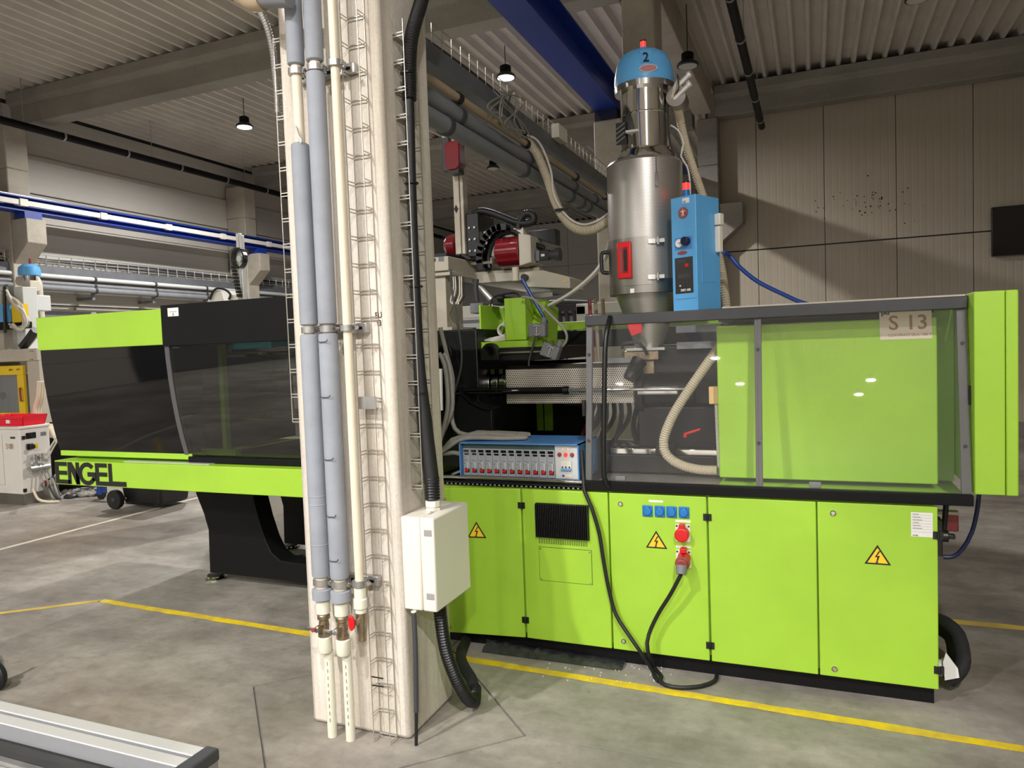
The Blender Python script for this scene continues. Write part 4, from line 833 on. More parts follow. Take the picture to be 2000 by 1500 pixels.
# --- hot runner temperature controller
cx0, cx1, cyf, cz0, cz1 = -1.80, -1.118, 3.585, .9, 1.092
tc = thing('temperature_controller', 'blue rack temperature controller with twelve grey modules on the machine ledge', 'controller', ((cx0+cx1)/2, 3.7, cz0-.0105))
obj('feet', MB().box(cx0+.03, cx0+.06, cyf+.02, cyf+.3, .8895, cz0).box(cx1-.06, cx1-.03, cyf+.02, cyf+.3, .8895, cz0), 'black_plastic', tc)
obj('housing', MB().box(cx0, cx0+.006, cyf-.02, cyf+.33, cz0, cz1).box(cx1-.006, cx1, cyf-.02, cyf+.33, cz0, cz1).box(cx0, cx1, cyf-.02, cyf+.33, cz1-.006, cz1).box(cx0+.006, cx1-.006, cyf, cyf+.33, cz0, cz0+.006).box(cx0+.006, cx1-.006, cyf+.3, cyf+.33, cz0+.006, cz1-.006), 'box_blue', tc)
obj('inner_top', MB().box(cx0+.006, cx1-.006, cyf+.004, cyf+.03, cz1-.034, cz1-.0065), 'module_teal', tc)
mw = .0445; mx = cx0+.01
for k in range(12):
    x = mx+k*mw
    if k == 0:
        m0 = obj('module', MB().box(x+.001, x+mw-.001, cyf+.003, cyf+.02, cz0+.009, cz1-.035), 'module_grey', tc, bev=.0008)
        subs = [obj('display', MB().box(x+.006, x+.037, cyf+.0015, cyf+.003, 1.036, 1.05), 'screen', m0), obj('display', MB().box(x+.011, x+.037, cyf+.0015, cyf+.003, 1.021, 1.031), 'screen', m0),
                obj('rocker_switch', MB().box(x+.012, x+.038, cyf-.003, cyf+.003, .926, .948), 'ink_black', m0, bev=.001), obj('rocker', MB().box(x+.015, x+.035, cyf-.007, cyf-.003, .929, .946), 'red', m0, bev=.002),
                obj('handle', MB().tube([(x+.035, cyf+.003, .985), (x+.035, cyf-.012, .983), (x+.035, cyf-.013, .965), (x+.035, cyf-.012, .948), (x+.035, cyf+.003, .946)], .0026, 8), 'aluminium', m0),
                obj('buttons', MB().box(x+.01, x+.013, cyf+.0015, cyf+.003, .99, .993).box(x+.018, x+.021, cyf+.0015, cyf+.003, .99, .993).box(x+.026, x+.029, cyf+.0015, cyf+.003, .99, .993).box(x+.008, x+.011, cyf+.0015, cyf+.003, .972, .976).box(x+.02, x+.022, cyf+.0015, cyf+.003, 1.008, 1.011), 'ink_black', m0)]
    else:
        m_ = inst(m0, tc, (k*mw, 0, 0))
        for s in subs: o = inst(s, m_, (0, 0, 0))
x = mx+12*mw+.002
mp_ = obj('mains_panel', MB().box(x, cx1-.008, cyf+.002, cyf+.02, cz0+.008, cz1-.01), 'panel_light', tc, bev=.001)
for k, mt in enumerate(('red_dim', 'led_red', 'red_dim')): obj('indicator_lamp', MB().lathe([(.0105, .002), (.0105, -.006), (.007, -.01), (.001, -.011)], (x+.026+k*.034, cyf, 1.035), 16, 'Y'), mt, mp_)
br = obj('circuit_breaker', MB().box(x+.032, x+.09, cyf-.006, cyf+.002, .962, 1.002), 'white_plastic', mp_, bev=.001); obj('breaker_lever', MB().box(x+.034, x+.088, cyf-.013, cyf-.006, .954, .964), 'light_blue', br, bev=.001)
for k in range(3): obj('toggle', MB().box(x+.038+k*.019, x+.046+k*.019, cyf-.009, cyf-.006, .966, .974), 'dark_grey', br)
obj('name_strip', MB().box(x+.036, x+.09, cyf+.0005, cyf+.002, .918, .93), 'sign_cream', mp_); obj('emblem', MB().box(x+.037, x+.049, cyf, cyf+.0005, .919, .929), 'crane_blue', mp_); obj('tape_label', MB().box(x+.04, x+.078, cyf+.0005, cyf+.002, 1.056, 1.072), 'sign_cream', mp_)
text('tape_print', 'C4', .014, (x+.05, cyf, 1.059), FX, FZ, 'ink_grey', mp_)
# cable harness lying over the controller and up the platen
ch = thing('cable_harness', 'thick grey cables draped from the clamp end onto the blue controller', 'cables', (-1.95, 3.75, .95))
def T(*q, Y): return [tuple(at(x, y, Y=Y)) for x, y in q]
for k, (dy, dx) in enumerate(((3.62, 0), (3.66, 9))):
    obj('cable', MB().tube(T((858+dx, 690), (868+dx, 712), (874+dx, 760), (874+dx, 800), (868+dx*.4, 830), (860, 860), (856, 880-6*k), (866, 886), (886, 884), (900, 887), Y=dy), .0125, 10), 'cable_grey', ch)
obj('cable', MB().tube(T((860, 640), (872, 690), (884, 740), (882, 790), (884, 825), (897, 845), Y=3.7)+[(-1.74, 3.72, 1.108), (-1.6, 3.75, 1.108), (-1.5, 3.79, 1.107), (-1.49, 3.83, 1.107), (-1.58, 3.85, 1.108), (-1.75, 3.83, 1.11), (-1.83, 3.78, 1.06)], .0125, 10), 'cable_grey', ch)
for k in range(4):
    e = -1.45-.035*k
    obj('cable', MB().tube([(-1.99+.02*k, 3.6+.02*k, .985+.02*k), (-1.88, 3.6+.015*k, 1.06+.012*k), (-1.78, 3.61+.03*k, 1.108+.006*(k % 2)), (e-.12, 3.64+.03*k, 1.107), (e-.02, 3.67+.03*k, 1.107), (e, 3.69+.03*k, 1.108), (e-.03, 3.71+.03*k, 1.109), (e-.2, 3.72+.03*k, 1.118), (-1.8, 3.7+.03*k, 1.12)], .0115, 10), 'cable_grey', ch)
solo('thin_cable', MB().tube([tuple(at(x, y, Y=3.8)) for x, y in ((880, 525), (883, 570), (892, 620), (901, 680), (900, 720), (888, 765), (882, 800))], .0065, 8), 'dark_grey', 'thin dark cable hanging down past the black platen', 'cable')
# --- red plug with black cable looping to the floor
p = at(1334, 1092, Y=DF-.06)
pg_ = thing('power_plug', 'red industrial plug with a grey collar pushed into the lower socket', 'plug', (p.x, 3.43, p.z))
q = at(1330, 1112, Y=DF-.1)
A = Vector((at(1337, 1088, Y=DF).x, DF-.036, at(1337, 1088, Y=DF).z-.012)); B = Vector(at(1331, 1104, Y=3.40)); Cc = Vector(at(1330, 1122, Y=3.385))
obj('shell', MB().cyl(A, A+Vector((-.002, -.028, -.004)), .034, 22).cyl(A+Vector((-.002, -.02, 0)), B, .03, 20, .024), 'red_dim', pg_, bev=.003)
obj('front_disc', MB().cyl(A+Vector((-.004, -.03, -.003)), A+Vector((-.005, -.036, -.004)), .018, 20), 'paper', pg_); obj('collar', MB().cyl(B, Cc, .027, 18, .022), 'mid_grey', pg_, bev=.003)
pts = [Cc]+[at(x, y, Y=Y) for x, y, Y in ((1310, 1160, 3.40), (1285, 1200, 3.42), (1267, 1240, 3.42), (1265, 1270, 3.4))]+[Vector(at(x, y, Z=.011)) for x, y in ((1278, 1303), (1292, 1322), (1285, 1330), (1277, 1318))]
f1 = [Vector(at(1400, 1318, Z=.011)), Vector(at(1396, 1330, Z=.011)), Vector(at(1370, 1340, Z=.011)), Vector(at(1330, 1343, Z=.011)), Vector(at(1300, 1338, Z=.011)), Vector(at(1283, 1325, Z=.011)), Vector(at(1273, 1307, Z=.012))]
up_ = [Vector(at(x, y, Y=Y)) for x, y, Y in ((1252, 1275, 3.42), (1228, 1240, 3.43), (1203, 1200, 3.45), (1189, 1150, 3.455), (1178, 1090, 3.455), (1170, 1040, 3.455), (1155, 990, 3.455), (1142, 960, 3.465))]
solo('power_cable', MB().tube([tuple(v) for v in pts], .0095, 10), 'rubber', 'black cable hanging from the red plug to the floor', 'cable')
solo('power_cable', MB().tube([tuple(v) for v in f1+up_]+[tuple(at(1139, 925, Y=3.5)), tuple(at(1136, 880, Y=3.56))], .0095, 10), 'rubber', 'black cable looping from the floor up past the vent to the controller', 'cable')
# crumpled plastic film under the cabinet
random.seed(3); mb = MB(); N = 40; rows = []
for i in range(N+1):
    px = 945+(1215-945)*i/N; pb_ = at(px, 1272+(1308-1272)*i/N, Z=0); row = []
    for j in range(6):
        t = j/5; row.append((pb_.x+random.uniform(-.006, .006), pb_.y-.02+t*.12, .004+.045*math.sin(math.pi*t)*(.5+.5*random.random())*(1-.6*i/N)+.002))
    rows.append(row)
mb.add([v for r in rows for v in r], [(i*6+j, i*6+j+1, (i+1)*6+j+1, (i+1)*6+j) for i in range(N) for j in range(5)])
solo('plastic_film', mb, 'film', 'crumpled dark plastic film lying under the green doors', 'plastic film')
gm = MB()
for i in range(60):
    p = at(random.uniform(1060, 1330), random.uniform(1275, 1335), Z=0); gm.box(p.x-.002, p.x+.002, p.y-.002, p.y+.002, .0, .003)
tag(obj('plastic_granules', gm, 'paper'), 'white plastic granules scattered on the floor before the green doors', 'granules', kind='stuff')
# --- hopper dryer
hx, hy = -.874, 4.2
R_ = .212
hd_ = thing('hopper_dryer', 'dimpled stainless steel hopper dryer drum on the injection unit', 'hopper', (hx, hy, 1.55))
zt = at(1262, 300, Y=hy-.2).z; zb_ = at(1250, 570, Y=hy-R_).z
obj('drum', MB().lathe([(R_, zb_), (R_, zt-.02), (R_-.012, zt-.004), (R_-.02, zt)], (hx, hy, 0), 56), 'dimpled_steel', hd_)
obj('cone', MB().lathe([(.075, 1.565), (.085, 1.6), (R_-.03, zb_+.002)], (hx, hy, 0), 48), 'dimpled_steel', hd_)
obj('skirt', MB().lathe([(R_+.002, zb_-.004), (R_+.003, zb_+.07), (R_+.001, zb_+.07)], (hx, hy, 0), 56), 'steel_brushed', hd_)
obj('base_flange', MB().box(hx-.11, hx+.11, hy-.11, hy+.11, 1.5555, 1.57), 'galvanised', hd_); 
obj('warning_label', MB().prism([(hx-.09, 1.72), (hx-.01, 1.73), (hx+.0, 1.66), (hx-.06, 1.64)], 'Y', hy-.168, hy-.16), 'red', hd_)
def cylpt(px, py, o=0.):
    'pixel on the drum surface -> (angle, z)'
    d = FW+(px-1000)/F_PX*RT-(py-750)/F_PX*UP; a = d.x*d.x+d.y*d.y; b = -(d.x*hx+d.y*hy); c = hx*hx+hy*hy-R_*R_
    t = (-b-math.sqrt(max(0, b*b-a*c)))/a; p = EYE+t*d; return math.atan2(p.y-hy, p.x-hx), p.z
def curved(name, a0, a1, z0, z1, r0, r1, mt, parent, n=14, bev=0):
    mb = MB(); vs = []
    for r in (r0, r1):
        for z in (z0, z1): vs += [(hx+r*math.cos(a0+(a1-a0)*k/n), hy+r*math.sin(a0+(a1-a0)*k/n), z) for k in range(n+1)]
    m_ = n+1; fs = []
    for k in range(n): fs += [(2*m_+k, 2*m_+k+1, 3*m_+k+1, 3*m_+k), (k, m_+k, m_+k+1, k+1), (m_+k, 3*m_+k, 3*m_+k+1, m_+k+1), (k, k+1, 2*m_+k+1, 2*m_+k)]
    fs += [(0, 2*m_, 3*m_, m_), (n, m_+n, 3*m_+n, 2*m_+n)]
    mb.add(vs, fs); return obj(name, mb, mt, parent, bev)
a0, z1 = cylpt(1196, 470); a1, z0 = cylpt(1272, 555); a0 -= .25
dr = curved('inspection_door', a0, a1, z0, z1, R_, R_+.006, 'steel_brushed', hd_)
wa, wz1 = cylpt(1210, 475); wb_, wz0 = cylpt(1236, 543)
curved('sight_glass_frame', wa, wb_, wz0, wz1, R_+.004, R_+.022, 'red', hd_, 6, .004)
curved('sight_glass', wa+(wb_-wa)*.24, wa+(wb_-wa)*.8, wz0+.03, wz1-.03, R_+.015, R_+.0235, 'crimson', hd_, 4); curved('sight_slot', wa+(wb_-wa)*.55, wa+(wb_-wa)*.76, wz0+.04, wz1-.045, R_+.02, R_+.0245, 'ink_black', hd_, 3)
for q in ((1276, 471), (1276, 541)):
    a, z = cylpt(*q); h = curved('door_hinge', a-.14, a+.05, z-.014, z+.014, R_+.006, R_+.014, 'aluminium', hd_, 4, .002)
    c = Vector((hx+(R_+.02)*math.cos(a+.1), hy+(R_+.02)*math.sin(a+.1), z)); obj('toggle', MB().cyl(c-Vector((0, 0, .02)), c+Vector((0, 0, .02)), .008, 10).box(c.x-.01, c.x+.035, c.y-.004, c.y+.004, c.z-.01, c.z+.01), 'galvanised', h)
a, z = cylpt(1281, 340); h = curved('latch_strap', a-.02, a+.02, z-.05, zt, R_, R_+.006, 'steel', hd_, 3); c = Vector((hx+(R_+.012)*math.cos(a), hy+(R_+.012)*math.sin(a), z)); obj('latch_lever', MB().box(c.x-.008, c.x+.008, c.y-.004, c.y+.004, z-.065, z+.01), 'chrome', h, bev=.003)
hp = Vector((hx-R_-.01, hy-.06, 0)); za, zc_ = at(1190, 495, Y=hy).z, at(1190, 535, Y=hy).z
obj('door_handle', MB().tube([(hp.x+.015, hp.y, za), (hp.x-.018, hp.y-.01, za-.004), (hp.x-.024, hp.y-.012, za-.03), (hp.x-.024, hp.y-.012, zc_+.03), (hp.x-.018, hp.y-.01, zc_+.004), (hp.x+.015, hp.y, zc_)], .011, 10), 'black_plastic', hd_)
a, z = cylpt(1235, 568); curved('paper_tag', a-.05, a+.06, z-.012, z+.012, R_+.002, R_+.0045, 'paper', hd_, 2)
# steel loader cylinder and blue lid
lx, ly = hx+.012, hy
z0_, z1_ = zt, at(1255, 155, Y=hy-.14).z
ld = thing('hopper_loader', 'shiny steel vacuum loader with a blue dome lid numbered 2 on top of the hopper', 'loader', (lx, ly, zt))
Rl = .135
obj('collar', MB().lathe([(.175, z0_), (.172, z0_+.02), (.15, z0_+.05), (.148, z0_+.062), (.14, z0_+.062)], (lx, ly, 0), 40), 'chrome', ld)
obj('cylinder', MB().lathe([(Rl, z0_+.062), (Rl, z0_+.25), (Rl+.003, z0_+.254), (Rl, z0_+.258), (Rl, z1_)], (lx, ly, 0), 48), 'chrome', ld)
obj('rim', MB().lathe([(Rl+.003, z1_-.03), (.165, z1_-.03), (.168, z1_), (.15, z1_+.004)], (lx, ly, 0), 48), 'steel', ld)
zd = at(1262, 95, Y=hy-.05).z; hD = zd-z1_
obj('dome', MB().lathe([(.163, z1_), (.166, z1_+.02), (.162, z1_+hD*.35), (.15, z1_+hD*.65), (.125, z1_+hD*.87), (.09, z1_+hD*.97), (.0, zd)], (lx, ly, 0), 48), 'light_blue', ld)
obj('number', MB(), 'ink_black', ld) if False else None
zn = z1_+hD*.46; dy = -.157
na = math.atan2(-4.2, .874)+.1; nv = Vector((math.cos(na), math.sin(na), 0)); tv_ = Vector((-math.sin(na), math.cos(na), 0)); NM = Matrix((tv_, -nv, (0, 0, 1))).transposed().to_4x4(); NM.translation = (lx, ly, 0)
obj('number_label', MB(NM).hexa([(-.03, -.1615, z1_+hD*.42), (.03, -.1615, z1_+hD*.42), (.03, -.15, z1_+hD*.42), (-.03, -.15, z1_+hD*.42), (-.03, -.138, z1_+hD*.8), (.03, -.138, z1_+hD*.8), (.03, -.12, z1_+hD*.8), (-.03, -.12, z1_+hD*.8)]), 'light_blue', ld)
text('lettering', '2', .082, NM @ Vector((-.02, -.1625, zn-.004)), tv_, Vector((0, 0, 1))-nv*.31, 'ink_black', ld, ext=.003, squeeze=.85, bold=.001)
obj('emblem', MB(NM).prism([(.008+.045*math.cos(t), z1_+hD*.25+.017*math.sin(t)) for t in [k*.5236 for k in range(12)]], 'Y', -.1705, -.15), 'red_dim', ld); 
obj('emblem_rim', MB(NM).prism([(.008+.05*math.cos(t), z1_+hD*.25+.021*math.sin(t)) for t in [k*.5236 for k in range(12)]], 'Y', -.1675, -.15), 'panel_light', ld)
bc = obj('beacon', MB().cyl((lx, ly, zd-.01), (lx, ly, zd+.03), .016, 14), 'light_blue', ld); obj('beacon_red', MB().cyl((lx, ly, zd+.03), (lx, ly, zd+.06), .016, 14), 'led_red', bc); obj('beacon_cap', MB().cyl((lx, ly, zd+.06), (lx, ly, zd+.068), .017, 14), 'black_plastic', bc)
gp = at(1228, 258, Y=hy-.12); gr_ = obj('filter_grille', MB().box(lx-Rl-.006, lx-Rl+.05, ly-.115, ly-.105, gp.z-.06, gp.z+.06), 'black_plastic', ld)
for k in range(4): obj('grille_bar', MB().cyl((lx-Rl-.004, ly-.116, gp.z-.05+k*.025), (lx-Rl+.045, ly-.116, gp.z-.02+k*.025), .002, 6), 'galvanised', gr_)
obj('clip', MB().box(lx-.08, lx-.01, ly-Rl-.012, ly-Rl+.02, gp.z-.008, gp.z+.004), 'panel_light', ld, bev=.002)
# suction valve on the right of the loader
vz = at(1330, 190, Y=hy).z
vv = obj('suction_valve', MB().cyl((lx+Rl, ly, vz), (lx+Rl+.06, ly-.01, vz), .03, 16).cyl((lx+Rl+.05, ly-.06, vz-.01), (lx+Rl+.05, ly+.05, vz-.02), .055, 24), 'steel_brushed', ld, bev=.003)
for dz in (.09, .04): obj('air_cylinder', MB().cyl((lx+Rl+.04, ly-.05, vz+dz-.06), (lx+Rl+.13, ly-.08, vz+dz), .014, 12).cyl((lx+Rl+.12, ly-.078, vz+dz-.005), (lx+Rl+.135, ly-.082, vz+dz+.003), .018, 12), 'aluminium', vv)
for k in range(5): obj('air_line', MB().tube([(lx+Rl+.01, ly-.03, vz-.06+.01*k), (lx+Rl+.03+.01*k, ly-.08, vz+.02), (lx+Rl+.06, ly-.06, vz+.06+.012*k), (lx+Rl+.09, ly-.06, vz+.02)], .003, 6), ('wire', 'cable_white', 'pvc_cream', 'cable_grey', 'rubber')[k], vv)
obj('cable_chain', MB().tube([tuple(at(x, y, Y=hy-.05)) for x, y in ((1303, 200), (1305, 250), (1310, 285), (1318, 305))], .006, 6), 'rubber', vv)
# corrugated hose from the loader down behind the blue box
hz = thing('suction_hose', 'translucent tan suction hose falling from the loader behind the blue control box', 'hose', (-.6, 4.35, 1.75))
obj('hose', MB().tube([(lx+Rl+.05, ly, vz-.06)]+T((1330, 240), (1342, 290), (1362, 350), (1385, 420), (1400, 480), (1412, 540), (1420, 605), (1422, 630), Y=4.3), .024, 14, corr=(.014, .004)), 'hose_tan', hz)
hz2 = solo('air_hose', MB().tube(T((1310, 245), (1325, 255), (1335, 280), (1330, 305), (1342, 325), (1347, 350), (1348, 380), Y=4.25), .005, 8), 'cable_white', 'thin white air line beside the hopper drum', 'hose')
# --- blue dry air unit, turned towards the aisle
cor = at(1358, 378, Y=3.82); bt = 1.6
az = math.radians(26)
def solve_len(dirv, px):
    best = min((abs(((cor+dirv*l-EYE).dot(RT)/(cor+dirv*l-EYE).dot(FW)*F_PX+1000)-px), l) for l in [k*.004 for k in range(10, 200)]); return best[1]
dL = Vector((-math.cos(az), math.sin(az), 0)); dB = Vector((math.sin(az), math.cos(az), 0))
Lw, Ld = solve_len(dL, 1309), solve_len(dB, 1404)
Ld = min(Ld, .42)
BM = Matrix.Translation((cor.x, cor.y, 0)) @ Matrix(((math.cos(az), math.sin(az), 0), (-math.sin(az), math.cos(az), 0), (0, 0, 1))).to_4x4()    # local x: along the front (to the right), y: depth
zt_ = cor.z; zbx = at(1330, 608, Y=3.85).z-.03
da = thing('dry_air_unit', 'sky blue dry air control unit beside the hopper drum', 'control unit', (cor.x, cor.y+.1, zbx))
obj('housing', MB(BM).box(-Lw, 0, 0, Ld, zbx, zt_), 'light_blue', da, bev=.004)
hgt = zt_-zbx
fz = lambda py: at(1335, py, Y=3.86).z
fx = lambda px: -Lw*(1358-px)/(1358-1309)
pn = obj('front_frame', MB(BM).box(fx(1315), fx(1356), -.003, 0, fz(584), fz(455)), 'light_blue', da, bev=.002)
rc = obj('gauge_recess', MB(BM).box(fx(1317), fx(1350), -.0045, -.003, fz(488), fz(464)), 'box_blue', pn)
obj('pressure_gauge', MB(BM).cyl((fx(1327), -.0045, fz(475)), (fx(1327), -.016, fz(475)), .021, 20), 'paper', rc); obj('gauge_needle', MB(BM).box(fx(1327)-.002, fx(1327)+.012, -.0175, -.016, fz(475)-.001, fz(475)+.002), 'ink_black', rc)
obj('regulator_knob', MB(BM).cyl((fx(1341), -.0045, fz(473)), (fx(1341), -.035, fz(473)), .022, 16), 'navy_blue', rc, bev=.003)
obj('maker_badge', MB(BM).prism([(fx(1331)+.03*math.cos(t), fz(494)+.01*math.sin(t)) for t in [k*.5236 for k in range(12)]], 'Y', -.006, -.003), 'crimson', pn)
sp = obj('screen_panel', MB(BM).box(fx(1316), fx(1351), -.006, -.003, fz(573), fz(503)), 'screen', da, bev=.001)
for y0, y1, x0, x1, mt in ((507, 514, 1322, 1341, 'dark_grey'), (516, 522, 1336, 1343, 'red'), (536, 544, 1322, 1347, 'dark_grey')): obj('screen_window', MB(BM).box(fx(x0), fx(x1), -.0075, -.006, fz(y1), fz(y0)), mt, sp)
for k in range(6): obj('key', MB(BM).cyl((fx(1326+7*(k % 3)), -.006, fz(552+6*(k//3))), (fx(1326+7*(k % 3)), -.008, fz(552+6*(k//3))), .005, 10), 'dark_grey' if k != 3 else 'panel_light', sp)
def btext(nm, body, size, px, py, mt, par, **k):
    o = BM @ Vector((fx(px), -.0068, fz(py))); text(nm, body, size, o, BM.to_3x3() @ Vector((1, 0, 0)), FZ, mt, par, **k)
btext('caption', 'DRY AIR', .016, 1327, 569, 'paper', sp, bold=.0005)
obj('round_badge', MB(BM).cyl((fx(1334), -.001, fz(416)), (fx(1334), -.004, fz(416)), .029, 24), 'crimson', da); obj('badge_figure', MB(BM).prism([(fx(1334)+u*.001, fz(416)+v*.001) for u, v in ((-15, 10), (-3, 8), (-2, 14), (0, 19), (2, 14), (3, 8), (15, 10), (15, 7), (4, 3), (4, -3), (8, -18), (5, -18), (0, -5), (-5, -18), (-8, -18), (-4, -3), (-4, 3), (-15, 7))], 'Y', -.0055, -.004), 'sign_cream', da)
obj('paper_tag', MB(BM).box(fx(1333), fx(1346), -.002, 0, fz(398), fz(388)), 'paper', da); btext('tag_print', 'A4', .014, 1335, 397, 'cable_blue', da)
obj('side_vent', MB(BM).box(-.0, .0015, Ld*.2, Ld*.85, fz(553), fz(465)), 'perforated_steel' if False else 'light_blue', da)
vs_ = obj('vent_slot', MB(BM).box(.0, .003, Ld*.22, Ld*.23, fz(550), fz(468)), 'box_blue', da)
bb_ = at(1340, 370, Y=4.0); bk = obj('beacon', MB().cyl((bb_.x, 4.0, zt_), (bb_.x, 4.0, zt_+.025), .012, 12), 'black_plastic', da)
obj('beacon_blue', MB().cyl((bb_.x, 4.0, zt_+.025), (bb_.x, 4.0, zt_+.058), .019, 16), 'socket_blue', bk); obj('beacon_red', MB().cyl((bb_.x, 4.0, zt_+.058), (bb_.x, 4.0, zt_+.095), .019, 16), 'led_red', bk); obj('beacon_cap', MB().cyl((bb_.x, 4.0, zt_+.095), (bb_.x, 4.0, zt_+.102), .02, 16), 'black_plastic', bk)
cn = BM @ Vector((0, Ld, 0)); zc_ = at(1410, 430, Y=cn.y).z
rb = obj('side_connector', MB(BM).box(.0, .035, Ld-.05, Ld-.01, zc_-.03, zc_+.03).box(0, .03, Ld-.05, Ld-.015, zc_-.17, zc_-.035), 'white_plastic', da, bev=.005)
blu = [tuple(cn+Vector((.02, -.03, zc_-.17)))]+[tuple(at(x, y, Y=cn.y+.05)) for x, y in ((1425, 500), (1445, 522), (1480, 550), (1530, 575), (1570, 592), (1620, 600))]
solo('blue_cable', MB().tube(blu, .011, 10), 'cable_blue', 'blue cable sagging from the dry air unit to the machine roof', 'cable')
# --- hoses at the right end
bh = [tuple(at(x, y, Y=3.75)) for x, y in ((1912, 966), (1908, 1000), (1898, 1040), (1880, 1072), (1862, 1087), (1843, 1088))]
solo('blue_cable', MB().tube([tuple(at(1912, 940, Y=3.8))]+bh, .0095, 10), 'navy_blue', 'dark blue cable hanging under the right end of the machine', 'cable')
hh = thing('insulated_hose', 'thick black foam-covered hose bending out at the right end of the base', 'hose', (.55, 3.7, .05))
obj('hose', MB().tube([tuple(at(x, y, Y=Y)) for x, y, Y in ((1825, 1208, 3.95), (1850, 1218, 3.85), (1872, 1240, 3.78), (1881, 1275, 3.72), (1880, 1300, 3.68), (1868, 1318, 3.66), (1852, 1330, 3.66))], .03, 14), 'black_foam', hh)
obj('second_hose', MB().tube([tuple(at(x, y, Y=Y)) for x, y, Y in ((1835, 1230, 4.0), (1855, 1245, 3.95), (1862, 1275, 3.9), (1862, 1310, 3.85), (1845, 1338, 3.8))], .026, 12), 'rubber', hh)
fp = at(1846, 1303, Y=3.64); obj('coupling', MB().cyl((.463, 3.66, fp.z), (fp.x+.03, 3.655, fp.z-.004), .026, 16).cyl((fp.x-.01, 3.657, fp.z), (fp.x+.0, 3.657, fp.z), .031, 16), 'panel_light', hh)
obj('rag', MB().prism([(fp.x-.005, fp.z-.05), (fp.x+.05, fp.z-.03), (fp.x+.045, fp.z+.01), (fp.x+.0, fp.z+.075), (fp.x-.012, fp.z+.03)], 'Y', 3.615, 3.625), 'paper', hh)
vlv = thing('valve_cluster', 'black pipe stub and red valve hanging below the right end of the guard', 'valve', (.53, 3.8, .6))
obj('pipe', MB().cyl(tuple(at(1848, 985, Y=3.8)), tuple(at(1843, 1040, Y=3.8)), .012, 10), 'rubber', vlv); p = at(1857, 1018, Y=3.95); obj('valve', MB().box(p.x-.03, p.x+.03, 3.93, 3.97, p.z-.045, p.z+.035), 'red_dim', vlv, bev=.006); obj('bracket', MB().box(p.x-.1, p.x+.03, 3.92, 3.975, p.z+.036, p.z+.05), 'cream_paint', vlv)
# corrugated hose inside the guard
ih = thing('drain_hose', 'beige corrugated hose curving behind the clear guard', 'hose', (-.6, 3.85, .9))
obj('hose', MB().tube(T((1408, 672), (1385, 705), (1350, 755), (1315, 810), (1296, 860), (1303, 890), (1330, 908), (1365, 917), (1402, 919), Y=3.85), .026, 16, corr=(.012, .0035)), 'hose_tan', ih)

# ================================================================ LINEAR ROBOT ON THE MACHINE
RB = thing('linear_robot', 'cream linear take-out robot with crimson covers standing on the machine', 'robot', (-2.2, 4.6, 1.72))
xb0, xb1 = -2.52, at(875, 505, Y=4.35).x+.04
ny = 4.35
zt2, zbm = at(870, 500, Y=ny).z, at(855, 530, Y=ny).z
obj('base_column', MB().box(xb0+.03, at(872, 600, Y=4.4).x, ny+.05, ny+.3, 1.722, zbm-.02), 'cream_paint', RB, bev=.006); obj('base_foot', MB().box(xb0-.02, at(872, 600, Y=4.4).x+.06, ny, ny+.38, 1.7205, 1.75), 'cream_paint', RB)
obj('column_cap', MB().box(xb0, xb1-.03, ny+.02, ny+.4, zbm-.03, zbm), 'beige_paint', RB, bev=.006)
obj('traverse_beam', MB().box(xb0, xb1-.04, ny, 6.6, zbm, zt2), 'beige_paint', RB, bev=.006)
obj('beam_tray', MB().box(xb1-.04, xb1+.12, ny+.35, 6.6, zt2-.03, zt2-.012).box(xb1+.11, xb1+.12, ny+.35, 6.6, zt2-.012, zt2+.01), 'beige_paint', RB)
obj('black_rail', MB().box(xb0+.05, xb1-.05, ny, 6.6, zt2+.0005, zt2+.02), 'black_plastic', RB)
p = at(847, 508, Y=ny); obj('knockout', MB().cyl((p.x, ny-.002, p.z), (p.x, ny+.01, p.z), .016, 14), 'ink_black', RB); p = at(862, 506, Y=ny); obj('rating_plate', MB().box(p.x-.02, p.x+.02, ny-.002, ny, p.z-.015, p.z+.015), 'mid_grey', RB)
AY = 4.62
a, b = at(889, 252, Y=AY), at(893, 497, Y=AY); xl = at(886, 400, Y=AY).x; xr_ = at(904, 400, Y=AY).x
arm = obj('vertical_arm', MB().box(xl, xl+(xr_-xl)*.62, AY, AY+.09, b.z, a.z).box(xl+(xr_-xl)*.66, xr_, AY+.01, AY+.08, b.z, a.z), 'cream_paint', RB, bev=.004)
c = at(891, 408, Y=AY-.001); obj('diamond_badge', MB().prism([(c.x-.016, c.z), (c.x, c.z-.03), (c.x+.016, c.z), (c.x, c.z+.03)], 'Y', AY-.003, AY), 'ink_black', arm)
p, q = at(872, 283, Y=AY-.06), at(903, 332, Y=AY-.06); cp = obj('arm_cap', MB().prism([(p.x, p.z), (p.x+.03, p.z+.01), (q.x-.03, p.z+.01), (q.x, p.z), (q.x, q.z+.03), (q.x-.03, q.z), (p.x+.03, q.z), (p.x, q.z+.03)], 'Y', AY-.1, AY-.003), 'crimson', RB, bev=.008)
obj('cap_foot', MB().box(p.x+.015, q.x-.015, AY-.09, AY-.004, q.z-.02, q.z+.01), 'black_plastic', cp)
p, q = at(862, 262, Y=AY-.03), at(880, 335, Y=AY-.03); db = obj('drive_box', MB().box(p.x, q.x, AY-.04, AY+.1, q.z, p.z), 'dark_grey', RB, bev=.008); obj('vent', MB().box(p.x+.01, q.x-.01, AY-.043, AY-.039, p.z-.03, p.z-.006), 'panel_light', db)
p = at(880, 478, Y=AY+.05); obj('motor_cover', MB().lathe([(.001, -.06), (.05, -.058), (.075, -.03), (.08, .03), (.001, .06)], (p.x, AY+.1, p.z), 24, 'X'), 'crimson', RB)
